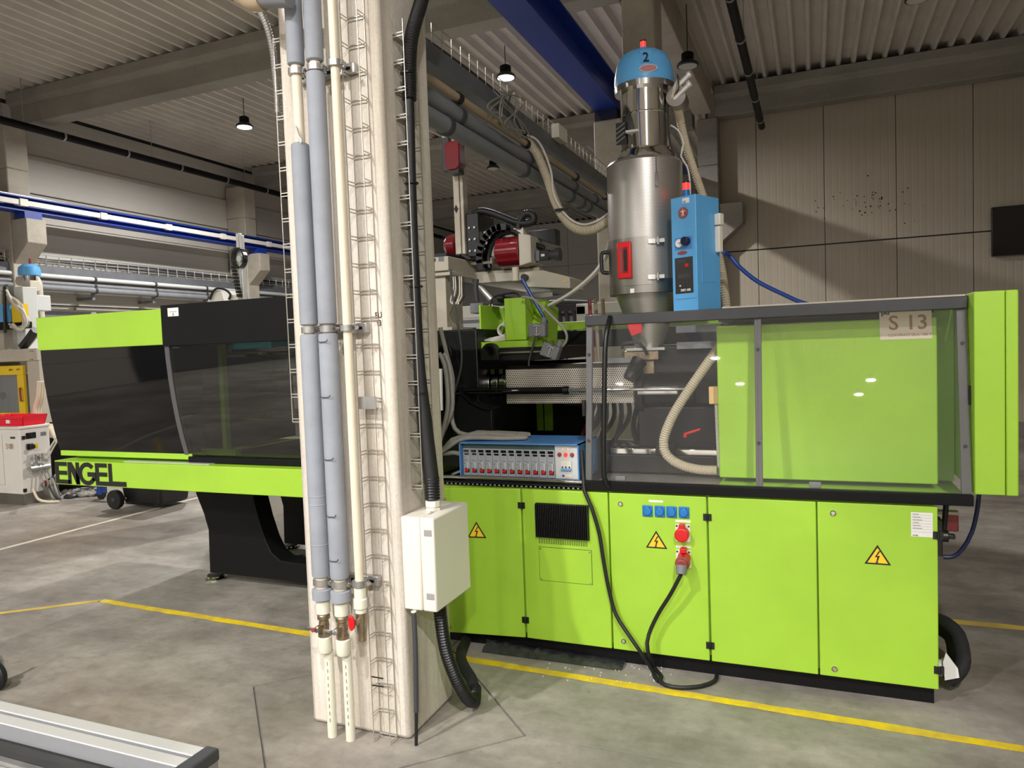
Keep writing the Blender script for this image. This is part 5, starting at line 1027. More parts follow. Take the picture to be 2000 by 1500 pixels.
obj('carriage_plate', MB().box(xr_+.004, xr_+.1, AY+.03, AY+.3, zt2+.02, zt2+.32), 'black_plastic', RB, bev=.006)
for k in range(6): obj('carriage_bolt', MB().cyl((xr_+.03+.04*(k % 2), AY+.028, zt2+.06+.08*(k//2)), (xr_+.03+.04*(k % 2), AY+.02, zt2+.06+.08*(k//2)), .008, 8), 'galvanised', RB)
obj('lower_fork', MB().prism([(xl-.01, zt2+.02), (xl+.03, zt2+.02), (xl+.05, b.z), (xl+.01, b.z)], 'Y', AY-.02, AY+.02).prism([(xr_+.02, zt2+.0), (xr_+.06, zt2+.0), (xr_, b.z), (xr_-.03, b.z)], 'Y', AY-.02, AY+.02), 'black_plastic', RB)
obj('carriage_body', MB().box(xr_+.1, xr_+.4, AY+.1, AY+.35, zt2+.02, zt2+.2), 'white_paint', RB, bev=.006)
# cable chain: arc of links
cc = at(990, 505, Y=AY+.05); rx, rz = at(990, 505, Y=AY+.05).x-at(945, 505, Y=AY+.05).x, at(990, 447, Y=AY+.05).z-cc.z
for k in range(9):
    t = math.radians(190-k*12.5); x, z = cc.x+rx*math.cos(t), cc.z+rz*1.02*math.sin(t); M_ = Matrix.Translation((x, AY+.0, z)) @ Matrix.Rotation(-(t-math.pi/2), 4, 'Y')
    o = obj('chain_link', MB(M_).box(-.034, .034, -.03, -.022, -.022, .022).box(-.034, .034, .1, .108, -.022, .022).box(-.012, .012, -.022, .1, .006, .022), 'black_plastic', RB)
obj('chain_side', MB().tube([(cc.x+rx*.93*math.cos(t), AY+.1, cc.z+rz*.93*math.sin(t)) for t in [math.radians(195-k*12) for k in range(11)]]+[tuple(at(1040, 475, Y=AY+.12)), tuple(at(1063, 486, Y=AY+.12))], .02, 8), 'black_plastic', RB)
# crimson ribbed cover
p, q = at(975, 463, Y=AY+.08), at(1022, 522, Y=AY+.08); zc0 = (p.z+q.z)/2; hh_ = (p.z-q.z)/2
pr_ = []
for k in range(25):
    t = math.pi*k/24-math.pi/2; rr = 1-.06*(k % 6 in (2, 3)); pr_.append((AY+.12-.15*math.cos(t)*rr, zc0+hh_*math.sin(t)))
obj('ribbed_cover', MB().prism(pr_+[(AY+.25, p.z), (AY+.25, q.z)], 'X', p.x, q.x), 'crimson', RB, bev=.006)
obj('gearbox', MB().prism([(q.x+.002, q.z), (q.x+.09, q.z+.02), (q.x+.09, p.z-.02), (q.x+.002, p.z)], 'Y', AY, AY+.24), 'beige_paint', RB, bev=.006)
s0 = at(1035, 500, Y=AY+.05); sm = obj('servo_motor', MB().cyl((s0.x, AY+.1, s0.z), (s0.x+.03, AY+.1, s0.z), .045, 20).box(s0.x+.03, s0.x+.06, AY+.07, AY+.13, s0.z-.035, s0.z+.035), 'mid_grey', RB, bev=.003); obj('servo_body', MB().box(s0.x+.06, s0.x+.13, AY+.065, AY+.135, s0.z-.035, s0.z+.035), 'black_plastic', sm, bev=.004); obj('servo_label', MB().box(s0.x+.075, s0.x+.1, AY+.063, AY+.065, s0.z-.008, s0.z+.008), 'paper', sm); obj('encoder', MB().cyl((s0.x+.13, AY+.1, s0.z), (s0.x+.17, AY+.1, s0.z), .033, 16).cyl((s0.x+.17, AY+.1, s0.z), (s0.x+.2, AY+.1, s0.z), .045, 16), 'dark_grey', sm)
obj('cover_bracket', MB().prism([(q.x+.02, p.z+.03), (q.x+.22, p.z+.03), (q.x+.22, p.z-.08), (q.x+.16, p.z-.06), (q.x+.06, p.z-.01)], 'Y', AY+.14, AY+.24), 'black_plastic', RB, bev=.004)
obj('corrugated_tube', MB().tube(T((919, 445), (920, 425), (935, 413), (955, 415), (980, 424), (1005, 434), (1025, 437), (1042, 432), (1040, 419), (1025, 418), (1015, 432), (1012, 448), Y=AY+.1), .026, 12, corr=(.014, .002)), 'rubber', RB)
# control tray of the robot
p, q = at(1040, 531, Y=4.6), at(1118, 560, Y=4.6); p0 = at(1030, 555, Y=4.6)
bxr = obj('control_housing', MB().prism([(p0.x, p.z-.1), (p0.x, p.z), (p0.x+.13, p.z), (q.x, p.z-.06), (q.x, p.z-.13)], 'Y', 4.55, 4.85), 'beige_paint', RB, bev=.004)
obj('clear_cover', MB().prism([(p0.x+.02, p.z-.1005), (q.x-.12, p.z-.13), (q.x-.12, p.z-.15), (p0.x+.02, p.z-.16)], 'Y', 4.5, 4.8), 'window_glass', bxr); obj('estop_button', MB().cyl((p0.x+.01, 4.55, p.z-.04), (p0.x+.01, 4.51, p.z-.04), .022, 14), 'black_plastic', bxr); obj('cable_gland', MB().cyl((p0.x-.05, 4.52, p.z-.06), (p0.x-.05, 4.52, p.z+.03), .024, 12), 'cream_paint', bxr)
p = at(1102, 548, Y=4.54); obj('warning_mark', MB().prism([(p.x-.012, p.z-.01), (p.x+.012, p.z-.01), (p.x, p.z+.012)], 'Y', 4.547, 4.5495), 'sign_yellow', bxr)
obj('support_strut', MB().cyl(tuple(at(918, 540, Y=4.8)), tuple(at(960, 585, Y=4.8)), .02, 12), 'aluminium', RB); obj('cross_arm', MB().box(xb1-.04, xb1+.45, 4.75, 4.85, zbm-.06, zbm+.02), 'beige_paint', RB, bev=.004)
obj('gripper_hose', MB().tube(T((931, 545), (929, 565), (932, 590), Y=4.3), .016, 10), 'dark_grey', RB); obj('gripper_block', MB().box(*sorted((at(920, 590, Y=4.3).x, at(945, 590, Y=4.3).x)), 4.28, 4.38, at(930, 612, Y=4.3).z, at(930, 592, Y=4.3).z), 'mid_grey', RB, bev=.004)
for k in range(6): obj('loose_wire', MB().tube(T((885+k*4, 540), (886+k*4, 560+3*k), (882+k*5, 578), (880+k*4, 590), (888+k*2, 594), (896, 585), Y=4.3), .004, 6), ('cable_white', 'cable_white', 'rubber', 'cable_white', 'pvc_cream', 'rubber')[k], RB)
# hoses of the robot and hopper
solo('robot_cable', MB().tube(T((1020, 545), (1028, 560), (1045, 590), (1060, 615), (1068, 632), Y=4.15), .011, 8), 'cable_blue', 'blue robot cable coming down onto the green control box', 'cable')
solo('control_cable', MB().tube(T((1020, 580), (1040, 583), (1060, 600), (1080, 620), (1100, 640), (1107, 655), (1105, 668), (1095, 680), Y=4.05), .008, 8), 'cable_grey', 'grey cable arching from the green control box to a plug connector', 'cable')
solo('control_cable', MB().tube(T((1048, 640), (1045, 660), (1038, 685), (1033, 705), (1033, 715), Y=4.0), .006, 8), 'dark_grey', 'thin dark cable dropping onto the perforated barrel cover', 'cable')
th_ = thing('conveying_hose', 'thick tan conveying hose sagging from the cable duct to the hopper', 'hose', (-1.4, 4.6, 2.2))
HP = [(1020, 262, 4.7), (1045, 295, 4.65), (1068, 345, 4.6), (1085, 395, 4.55), (1105, 430, 4.5), (1130, 448, 4.45), (1160, 448, 4.4), (1192, 428, 4.38), (1225, 400, 4.42)]
obj('hose', MB().tube([tuple(at(x, y, Y=Y)) for x, y, Y in HP], .03, 14, corr=(.016, .003)), 'hose_tan', th_)
obj('air_line', MB().tube([tuple(at(x, y, Y=Y-.03)) for x, y, Y in ((1010, 258, 4.7), (1050, 275, 4.65), (1075, 330, 4.6), (1082, 380, 4.55), (1105, 420, 4.5), (1135, 438, 4.45), (1165, 432, 4.4), (1195, 412, 4.38))], .007, 8), 'cable_white', th_)
for x, y, Y in ((1097, 412, 4.52), (1025, 268, 4.69)):
    c = at(x, y, Y=Y); obj('cable_tie', MB().box(c.x-.03, c.x+.05, Y-.05, Y-.03, c.z-.008, c.z+.008), 'black_plastic', th_)
for k in range(2): solo('air_hose', MB().tube([tuple(at(x, y, Y=4.35+.03*k)) for x, y in ((1196+4*k, 440), (1188+4*k, 480), (1170+5*k, 520), (1140+5*k, 552), (1105+4*k, 578), (1068, 598+4*k))], .009, 8), 'cable_white', ('outer', 'inner')[k]+' of two white hoses bowing from the hopper to the green control box', 'hose')
# ================================================================ BACKGROUND AND FOREGROUND
# --- white guarded machine behind the hopper
wx0, wx1, wy = at(1125, 600, Y=6.6).x, at(1260, 600, Y=6.6).x+.5, 6.6
wz1 = at(1127, 598, Y=wy).z; wz0 = at(1200, 700, Y=wy).z
wm_ = thing('guarded_machine', 'white machine housing with glazed guard frame behind the hopper', 'machine', ((wx0+wx1)/2, wy+.4, 0))
obj('lower_housing', MB().box(wx0-.1, wx1, wy, wy+.9, .02, wz0+.12), 'white_paint', wm_, bev=.01); obj('base', MB().box(wx0-.05, wx1-.05, wy+.05, wy+.85, 0, .02), 'black_paint', wm_)
obj('guard_frame', MB().box(wx0, wx0+.09, wy, wy+.05, wz0+.12, wz1).box(wx1-.09, wx1, wy, wy+.05, wz0+.12, wz1).box(wx0, wx1, wy, wy+.05, wz1-.08, wz1+.02).box(wx0, wx1, wy, wy+.05, wz0+.12, wz0+.2).box(wx0+.55, wx0+.62, wy, wy+.05, wz0+.2, wz1-.08), 'white_paint', wm_, bev=.005)
obj('guard_glass', MB().box(wx0+.09, wx1-.09, wy+.02, wy+.03, wz0+.2, wz1-.08), 'window_glass', wm_); obj('back_panel', MB().box(wx0, wx1, wy+.12, wy+.15, wz0+.12, wz1), 'white_paint', wm_)
text('mark', 'pd', .06, (at(1215, 690, Y=wy).x, wy-.001, at(1215, 693, Y=wy).z), FX, FZ, 'ink_black', wm_)
# shelf unit with dark hoses behind the barrel
sx0, sx1, sy = at(1065, 600, Y=8.4).x, at(1120, 600, Y=8.4).x, 8.4
sh = thing('hose_rack', 'dark steel rack hung with black hoses behind the green control box', 'rack', ((sx0+sx1)/2, sy, 0))
for x in (sx0-.6, sx0-.1, sx1, sx1+.6): obj('upright', MB().box(x, x+.04, sy, sy+.04, 0, 2.1), 'dark_grey', sh)
for z in (.5, 1.0, 1.5, 1.95): obj('cross_rail', MB().box(sx0-.6, sx1+.64, sy+.041, sy+.07, z, z+.04), 'dark_grey', sh)
for k in range(16): x = sx0-.55+k*(sx1-sx0+1.1)/16; obj('black_hose', MB().tube([(x, sy-.05, 2.02), (x+.03, sy-.07, 1.9), (x+.02, sy-.06, 1.3), (x-.02, sy-.05, .9)], random.uniform(.02, .035), 8), 'rubber', sh)
for k in range(4): obj('black_hose', MB().tube([(sx0-.5, sy-.08, 1.98+.03*k), (sx0+.2, sy-.1, 2.03+.03*k), (sx1+.6, sy-.08, 1.98+.02*k)], .025, 8), 'rubber', sh)
pb0 = at(885, 620, Y=6.2)
gm_ = thing('grey_machine', 'pale grey neighbouring machine glimpsed between robot and control box', 'machine', (pb0.x+.3, 6.5, 0))
obj('housing', MB().box(pb0.x-.4, pb0.x+.75, 6.2, 7., .02, at(900, 622, Y=6.2).z), 'panel_light', gm_, bev=.01); obj('cover', MB().box(pb0.x-.1, pb0.x+.6, 6.25, 6.9, at(900, 622, Y=6.2).z, at(900, 598, Y=6.2).z), 'white_paint', gm_, bev=.01); obj('stripe', MB().box(pb0.x-.4, pb0.x+.75, 6.195, 6.2, at(900, 632, Y=6.2).z, at(900, 626, Y=6.2).z), 'mid_grey', gm_); obj('feet', MB().box(pb0.x-.3, pb0.x+.6, 6.3, 6.9, 0, .02), 'black_paint', gm_)
# --- take-out picker above the left machine
py_ = 5.6
a, b = at(463, 455, Y=py_), at(468, 585, Y=py_)
pk = thing('picker_arm', 'slim silver picker arm with a black cable chain behind the machine', 'robot', (a.x, py_, 1.2))
obj('column', MB().box(a.x-.02, a.x+.012, py_, py_+.05, 1.2, a.z).box(a.x+.018, a.x+.04, py_, py_+.05, 1.2, a.z-.02), 'aluminium', pk, bev=.003)
ck = at(468, 505, Y=py_-.03); rr_ = .085
for k in range(15):
    t = math.radians(-60+k*21); x, z = ck.x+rr_*math.cos(t)*.85, ck.z+rr_*1.1*math.sin(t); M_ = Matrix.Translation((x, py_-.06, z)) @ Matrix.Rotation(-(t-math.pi/2), 4, 'Y'); obj('chain_link', MB(M_).box(-.016, .016, 0, .05, -.009, .009), 'black_plastic', pk)
for k in range(9): z = ck.z-.08-k*.034; obj('chain_link', MB().box(ck.x-.085+.006*k, ck.x-.06+.006*k, py_-.06, py_-.01, z-.014, z+.014), 'black_plastic', pk)
obj('wrist', MB().cyl((ck.x+.035, py_-.08, ck.z-.01), (ck.x+.035, py_-.02, ck.z-.01), .03, 14), 'panel_light', pk); obj('stand', MB().box(a.x-.05, a.x+.06, py_+.001, py_+.14, 1.15, 1.2), 'white_paint', pk)
c = at(425, 580, Y=py_); obj('motor_cover', MB().prism([(c.x-.1, c.z-.06), (c.x-.06, c.z+.0), (c.x-.02, c.z+.05), (c.x+.08, c.z+.06), (c.x+.12, c.z-.06)], 'Y', py_-.05, py_+.2), 'white_paint', pk, bev=.01); obj('motor_cable', MB().tube([tuple(at(x, y, Y=py_-.08)) for x, y in ((410, 585), (416, 570), (425, 563), (440, 566), (450, 575), (447, 585))], .011, 8), 'rubber', pk)
obj('motor_box', MB().box(*sorted((at(453, 580, Y=py_-.02).x, at(469, 580, Y=py_-.02).x)), py_-.05, py_-.01, at(460, 592, Y=py_).z, at(460, 577, Y=py_).z), 'white_paint', pk); obj('pedestal', MB().box(c.x-.15, a.x+.1, py_+.15, py_+.4, 0, 1.9), 'white_paint', pk)
# small things poking up behind the green guard
p = at(183, 612, Y=5.4); p = at(183, 612, Y=4.7); obj('signal_cap', MB().lathe([(.02, 1.9255), (.02, 2.0), (.03, 2.005), (.03, 2.03), (.018, 2.05), (.001, 2.056)], (p.x, 4.7, 0), 14), 'panel_light', IM)
# --- left wall services
lw = thing('wall_cable_tray', 'long grey cable tray with wire basket along the left wall', 'cable tray', (-11.15, 10, 3.05)); LX = -10.95
zt_l = at(0, 497, X=LX).z; zb_l = at(0, 527, X=LX).z
obj('duct', MB().box(LX-.35, LX, 4., 20, zb_l-.06, zt_l-.1), 'duct_grey', lw)
rg = obj('basket_wire', MB().tube([(LX, 4.05, zt_l+.06), (LX, 4.05, zt_l-.095), (LX-.3, 4.05, zt_l-.095), (LX-.3, 4.05, zt_l+.06)], .008, 4, spline=False), 'galvanised', lw)
for k in range(1, 75): inst(rg, lw, (0, k*.21, 0))
obj('long_wire', MB().cyl((LX, 4, zt_l+.06), (LX, 20, zt_l+.06), .008, 6).cyl((LX, 4, zt_l-.02), (LX, 20, zt_l-.02), .006, 6), 'galvanised', lw)
for k in range(7): obj('cable', MB().tube([(LX-.05-.035*k, 4+3*j, zt_l-.05+.03*k*.3+random.uniform(-.03, .07)) for j in range(6)], random.uniform(.012, .025), 6), random.choice(['cable_grey', 'dark_grey', 'cable_grey']), lw)
for n_, (py0, r, mt, l) in enumerate(((541, .035, 'panel_light', 'upper pale pipe under the cable tray on the left wall'), (554, .03, 'pipe_grey', 'second grey pipe under the cable tray on the left wall'), (563, .05, 'pipe_grey', 'thick grey pipe under the cable tray on the left wall'))):
    z = at(120, py0, X=LX+.02).z; t = thing('wall_pipe', l, 'pipe', (LX+.02, 10, z-r), 'pipes along the left wall'); obj('pipe', MB().cyl((LX+.02, 4, z), (LX+.02, 20, z), r, 12), mt, t)
    for k in range(12): obj('pipe_clamp', MB().cyl((LX+.02, 5+k*1.2, z), (LX+.02, 5.04+k*1.2, z), r+.01, 12), 'dark_grey', t)
zbr = at(120, 570, X=LX).z
for k in range(12): obj('bracket', MB().box(LX-.06, LX-.03, 5+k*1.2, 5.05+k*1.2, zbr-.05, zb_l-.061).box(WL+.052, LX-.03, 5+k*1.2, 5.05+k*1.2, zbr-.1, zbr-.05), 'mid_grey', t)
# --- machine S 08 at the left edge
sy0 = 6.3
def SP(px, py, Y=sy0): return at(px, py, Y=Y)
m8 = thing('neighbour_machine', 'cream moulding machine with a yellow safety door at the left edge', 'machine', (-9., 6.3, 0))
x0, x1 = SP(-160, 700).x, SP(72, 700).x; zt8, zu8 = SP(30, 682).z, SP(30, 706).z
obj('upper_frame', MB().box(x0, x1, sy0, sy0+1.15, zu8, zt8), 'beige_paint', m8, bev=.008)
for px, py in ((60, 686), (64, 686), (60, 702), (64, 702)): p = SP(px, py); obj('rivet', MB().cyl((p.x, sy0, p.z), (p.x, sy0-.006, p.z), .008, 8), 'mid_grey', m8)
obj('side_frame', MB().box(SP(52, 750).x, x1, sy0+.02, sy0+1.05, SP(60, 830).z, zu8), 'beige_paint', m8, bev=.006); obj('lower_frame', MB().box(x0, x1, sy0+.1, sy0+1.05, .03, SP(30, 825).z), 'beige_paint', m8, bev=.008)
dyz0, dyz1, dyx1 = SP(30, 812).z, SP(30, 714).z, SP(48, 714).x
dr8 = obj('safety_door', MB().box(x0, dyx1, sy0-.03, sy0+.01, dyz1-.12, dyz1).box(dyx1-.12, dyx1, sy0-.03, sy0+.01, dyz0, dyz1-.12).box(x0, dyx1-.12, sy0-.03, sy0+.01, dyz0, dyz0+.04), 'yellow', m8, bev=.005)
obj('door_window', MB().box(x0, dyx1-.12, sy0-.01, sy0, dyz0+.04, dyz1-.12), 'window_glass', dr8); 
obj('mould_plate', MB().box(x0+.1, SP(25, 760).x, sy0+.25, sy0+.4, dyz0, dyz1-.12), 'steel_brushed', m8); p = at(5, 772, Y=sy0+.24); obj('mould_bore', MB().cyl((p.x, sy0+.235, p.z), (p.x, sy0+.26, p.z), .05, 16), 'ink_black', m8)
ha, hb = SP(44, 758), SP(50, 782); obj('door_handle', MB().tube([(ha.x, sy0-.03, ha.z), (ha.x+.05, sy0-.07, ha.z), (ha.x+.055, sy0-.07, hb.z), (ha.x, sy0-.03, hb.z)], .012, 8, spline=False), 'red_dim', dr8)
text('door_print', 'allro', .045, (SP(22, 724).x, sy0-.0315, SP(22, 724).z), FX, FZ, 'ink_black', dr8); text('door_print', 'evo', .045, (SP(37, 723).x, sy0-.0315, SP(37, 723).z), FX, FZ, 'ink_black', dr8)
for px, w_2, mt in ((5, 16, 'beige_paint'), (35, 10, 'galvanised'), (48, 16, 'panel_light')):
    a = SP(px-w_2/2, 640, sy0+.4); b = SP(px+w_2/2, 640, sy0+.4); obj('upper_column', MB().box(a.x, b.x, sy0+.35, sy0+.55, zt8+.001, SP(px, 560, sy0+.4).z), mt, m8, bev=.006)
p, q = SP(0, 595, sy0+.2), SP(7, 629, sy0+.2); obj('blue_panel', MB().box(p.x-.4, q.x, sy0+.2, sy0+.3, q.z, p.z), 'light_blue', m8); 
p, q = SP(13, 595, sy0+.2), SP(21, 629, sy0+.2); obj('blue_panel', MB().box(p.x, q.x, sy0+.2, sy0+.3, q.z, p.z), 'light_blue', m8); p2, q2 = SP(22, 595, sy0+.2), SP(42, 629, sy0+.2); obj('yellow_panel', MB().box(p2.x, q2.x, sy0+.2, sy0+.3, q2.z, p2.z), 'yellow', m8); obj('black_base', MB().box(p.x-.4, q2.x, sy0+.21, sy0+.34, q.z-.09, q.z-.001), 'black_paint', m8); obj('black_pole', MB().cyl(tuple(SP(9, 560, sy0+.15)), tuple(SP(10, 650, sy0+.15)), .02, 10), 'black_plastic', m8)
for k in range(8): obj('hose', MB().tube([tuple(SP(x+random.uniform(-5, 5), y+random.uniform(-4, 4), sy0+.15+.02*k)) for x, y in ((8, 570), (30, 590), (42, 610), (50, 630), (40, 642), (22, 636))], random.uniform(.01, .02), 8), random.choice(['cable_white', 'hose_tan', 'rubber', 'cable_grey']), m8)
obj('cable_chain', MB().box(0, 0, 0, 0, 0, 0) if False else MB().tube([tuple(SP(x, y, sy0+.1)) for x, y in ((70, 645), (58, 662), (45, 678))], .06, 6), 'black_plastic', m8)
# small loader of that machine
lc = at(58, 540, Y=7.0); ll8 = thing('small_loader', 'small blue-topped hopper loader on the cream machine at the left', 'loader', (lc.x, 7.0, zt8))
rz = at(58, 514, Y=7.0).z; rzb = at(58, 538, Y=7.0).z; r8 = (at(71, 530, Y=7.0).x-at(45, 530, Y=7.0).x)/2
obj('lid', MB().lathe([(r8, rzb), (r8*1.02, rzb+.05), (r8*.95, rz-.06), (r8*.6, rz-.02), (.001, rz)], (lc.x, 7.0, 0), 24), 'light_blue', ll8); obj('cylinder', MB().cyl((lc.x, 7.0, 2.55), (lc.x, 7.0, rzb), r8*.55, 18), 'chrome', ll8); obj('beacon', MB().cyl((lc.x+.03, 7.0, rz-.01), (lc.x+.03, 7.0, rz+.06), .018, 10), 'red_dim', ll8)
obj('valve_box', MB().box(lc.x+.03, lc.x+.21, 6.85, 7.0, at(70, 568, Y=6.9).z, at(70, 547, Y=6.9).z), 'cream_paint', ll8, bev=.01); obj('valve_box', MB().box(lc.x-.1, lc.x+.02, 6.84, 6.99, at(50, 575, Y=6.9).z, at(50, 562, Y=6.9).z), 'cream_paint', ll8, bev=.008); obj('cover', MB().box(lc.x+.1, lc.x+.26, 6.86, 7.1, at(80, 606, Y=6.9).z, at(80, 575, Y=6.9).z), 'panel_light', ll8, bev=.012); obj('stand', MB().cyl((lc.x, 7.0, zt8+.001), (lc.x, 7.0, 2.56), .05, 14).cyl((lc.x+.1, 7.0, zt8+.001), (lc.x+.1, 7.0, 2.4), .025, 10), 'galvanised', ll8)
for k, (px, r) in enumerate(((18, .05), (35, .06))): z = at(px, 548+k*3, Y=7.25).z; obj('feed_pipe', MB().tube([(lc.x-.6, 7.25, z), (lc.x-.35, 7.25, z), (lc.x-.22, 7.25, z-.03), (lc.x-.2, 7.25, z-.2), (lc.x-.2, 7.25, zt8+.001)], r, 12), 'beige_paint', ll8)
# white temperature-control cabinet S 08: its number on the near face, instruments on the side towards the aisle
ky, kx = 5.5, -8.33
ke = at(100, 900, X=kx).y; kz1 = at(46, 838, X=kx).z; kz0 = .13
kb = thing('control_cabinet', 'white control cabinet marked S 08 standing at the left edge', 'cabinet', (kx-.3, (ky+ke)/2, 0))
obj('body', MB().box(kx-.8, kx, ky, ke, kz0, kz1), 'white_paint', kb, bev=.008); obj('base', MB().box(kx-.75, kx-.02, ky+.02, ke-.02, .0, kz0-.0005), 'steel_brushed', kb); obj('top_lid', MB().box(kx-.81, kx+.012, ky-.012, ke+.012, kz1+.0005, kz1+.03), 'white_paint', kb, bev=.006)
obj('side_door', MB().box(kx-.75, kx-.3, ky-.012, ky-.001, kz0+.1, kz1-.06), 'white_paint', kb, bev=.004)
KP = lambda px, py: at(px, py, X=kx)
def kbox(x0, y0, x1, y1, d): a, b = KP(x0, y0), KP(x1, y1); return MB().box(kx, kx+d, a.y, b.y, b.z, a.z)
obj('display', kbox(50, 846, 70, 855, .006), 'screen', kb); obj('label_plate', kbox(79, 844, 90, 850, .004), 'mid_grey', kb)
p = at(25, 855, Y=ky); obj('name_strip', MB().box(p.x-.04, p.x+.04, ky-.003, ky, p.z-.012, p.z+.012), 'dark_grey', kb)
p = KP(58, 872); sw = obj('rotary_switch', MB().box(kx, kx+.02, p.y-.04, p.y+.03, p.z-.035, p.z+.035), 'black_plastic', kb, bev=.004); obj('knob', MB().cyl((kx+.02, p.y, p.z), (kx+.06, p.y, p.z), .028, 14), 'black_plastic', sw); obj('yellow_tag', kbox(64, 867, 74, 874, .004), 'yellow', kb)
text('cabinet_number', 'S 08', .085, (at(14, 876, Y=ky).x, ky-.014, at(14, 876, Y=ky).z), FX, FZ, 'ink_brown', kb, squeeze=.8)
for px, py in ((45, 855), (48, 958)): p = KP(px, py); obj('hinge', MB().box(kx-.002, kx+.012, p.y-.015, p.y+.02, p.z-.02, p.z+.02), 'black_plastic', kb)
for k, (px, py) in enumerate(((56, 915), (66, 912), (75, 912), (85, 915), (62, 895), (75, 893))): p = KP(px, py); obj('valve', MB().cyl((kx, p.y, p.z), (kx+.07, p.y, p.z), .02, 10).cyl((kx+.05, p.y, p.z-.045), (kx+.05, p.y, p.z+.045), .022, 10), 'galvanised', kb)
obj('manifold', MB().cyl((kx+.06, KP(52, 916).y, KP(52, 916).z), (kx+.06, KP(90, 916).y, KP(52, 916).z), .03, 12), 'galvanised', kb); p = KP(86, 942); obj('red_tap', MB().cyl((kx, p.y, p.z), (kx+.05, p.y, p.z), .026, 12), 'red_dim', kb)
for k in range(3): obj('water_hose', MB().tube([(kx+.06, KP(70+8*k, 925).y, KP(70, 920).z), (kx+.1, KP(74+8*k, 940).y, KP(74, 945).z), (kx+.03, KP(82+6*k, 960).y, KP(80, 957).z)], .01, 6), 'cable_grey', kb)
b0 = Vector((kx-.02, 0, 0)); rb8 = thing('red_bin', 'bright red open plastic bin on top of the white cabinet', 'bin', (b0.x-.4, ky+.2, kz1+.031))
bz0, bz1 = kz1+.031, at(60, 812, Y=ky+.1).z; bx0, bx1, by0, by1 = b0.x-.65, b0.x, ky+.06, ky+.36
obj('shell', MB().hexa([(bx0+.03, by0+.02, bz0), (bx1-.03, by0+.02, bz0), (bx1-.03, by1-.02, bz0), (bx0+.03, by1-.02, bz0), (bx0+.03, by0+.02, bz0+.01), (bx1-.03, by0+.02, bz0+.01), (bx1-.03, by1-.02, bz0+.01), (bx0+.03, by1-.02, bz0+.01)]).hexa([(bx0+.03, by0+.02, bz0), (bx1-.03, by0+.02, bz0), (bx1-.03, by0+.03, bz0), (bx0+.03, by0+.03, bz0), (bx0, by0, bz1), (bx1, by0, bz1), (bx1, by0+.01, bz1), (bx0, by0+.01, bz1)]).hexa([(bx0+.03, by1-.03, bz0), (bx1-.03, by1-.03, bz0), (bx1-.03, by1-.02, bz0), (bx0+.03, by1-.02, bz0), (bx0, by1-.01, bz1), (bx1, by1-.01, bz1), (bx1, by1, bz1), (bx0, by1, bz1)]).hexa([(bx1-.04, by0+.02, bz0), (bx1-.03, by0+.02, bz0), (bx1-.03, by1-.02, bz0), (bx1-.04, by1-.02, bz0), (bx1-.01, by0, bz1), (bx1, by0, bz1), (bx1, by1, bz1), (bx1-.01, by1, bz1)]).hexa([(bx0+.03, by0+.02, bz0), (bx0+.04, by0+.02, bz0), (bx0+.04, by1-.02, bz0), (bx0+.03, by1-.02, bz0), (bx0, by0, bz1), (bx0+.01, by0, bz1), (bx0+.01, by1, bz1), (bx0, by1, bz1)]), 'bin_red', rb8); obj('rim', MB().box(bx0-.012, bx1+.012, by0-.012, by0, bz1-.035, bz1), 'bin_red', rb8, bev=.004); obj('label_slot', MB().box(bx0+.36, bx0+.42, by0+.0, by0+.012, bz0+.03, bz0+.07), 'paper', rb8)
# hoses between cabinet and machine, cables on the floor
ylh = thing('water_hoses', 'cream hoses curving down behind the red bin', 'hoses', (kx, ke+.1, .9))
for k in range(3): obj('hose', MB().tube([tuple(at(x+5*k, y, Y=ke+.08+.05*k)) for x, y in ((76, 745), (74, 775), (68, 800), (72, 825), (90, 832), (104, 848), (112, 862))], .022, 8), 'pvc_cream', ylh)
for k in range(2): obj('thin_hose', MB().tube([tuple(at(x+6*k, y, Y=ke-.05)) for x, y in ((84, 905), (95, 880), (110, 855), (120, 840))], .01, 6), 'cable_white', ylh)
cf = thing('floor_cables', 'heap of grey and black cables on the floor between cabinet and tub', 'cables', (kx+.5, 6.2, 0))
for k in range(12):
    pts = [Vector((kx+.03, ky+.2+.02*k, .2+.01*k))]+[at(110+j*28+random.uniform(-8, 8), 962+random.uniform(-6, 14)-j*3, Z=.025) for j in range(4)]
    obj('cable', MB().tube([tuple(v) for v in pts], random.uniform(.012, .024), 6), random.choice(['cable_grey', 'rubber', 'cable_grey', 'dark_grey']), cf)
obj('striped_hose', MB().tube([tuple(KP(62, 955)+Vector((.02, 0, 0))), tuple(at(75, 975, Z=.06)), tuple(at(95, 980, Z=.02)), tuple(at(115, 979, Z=.02))], .014, 8), 'pvc_cream', cf)
bx_ = at(110, 900, Y=6.3); solo('dark_pump_unit', MB().box(bx_.x-.1, bx_.x+.35, 6.25, 6.7, 0, at(110, 855, Y=6.3).z), 'black_paint', 'black pump housing half hidden behind the beam lettering', 'pump', bev=.03)
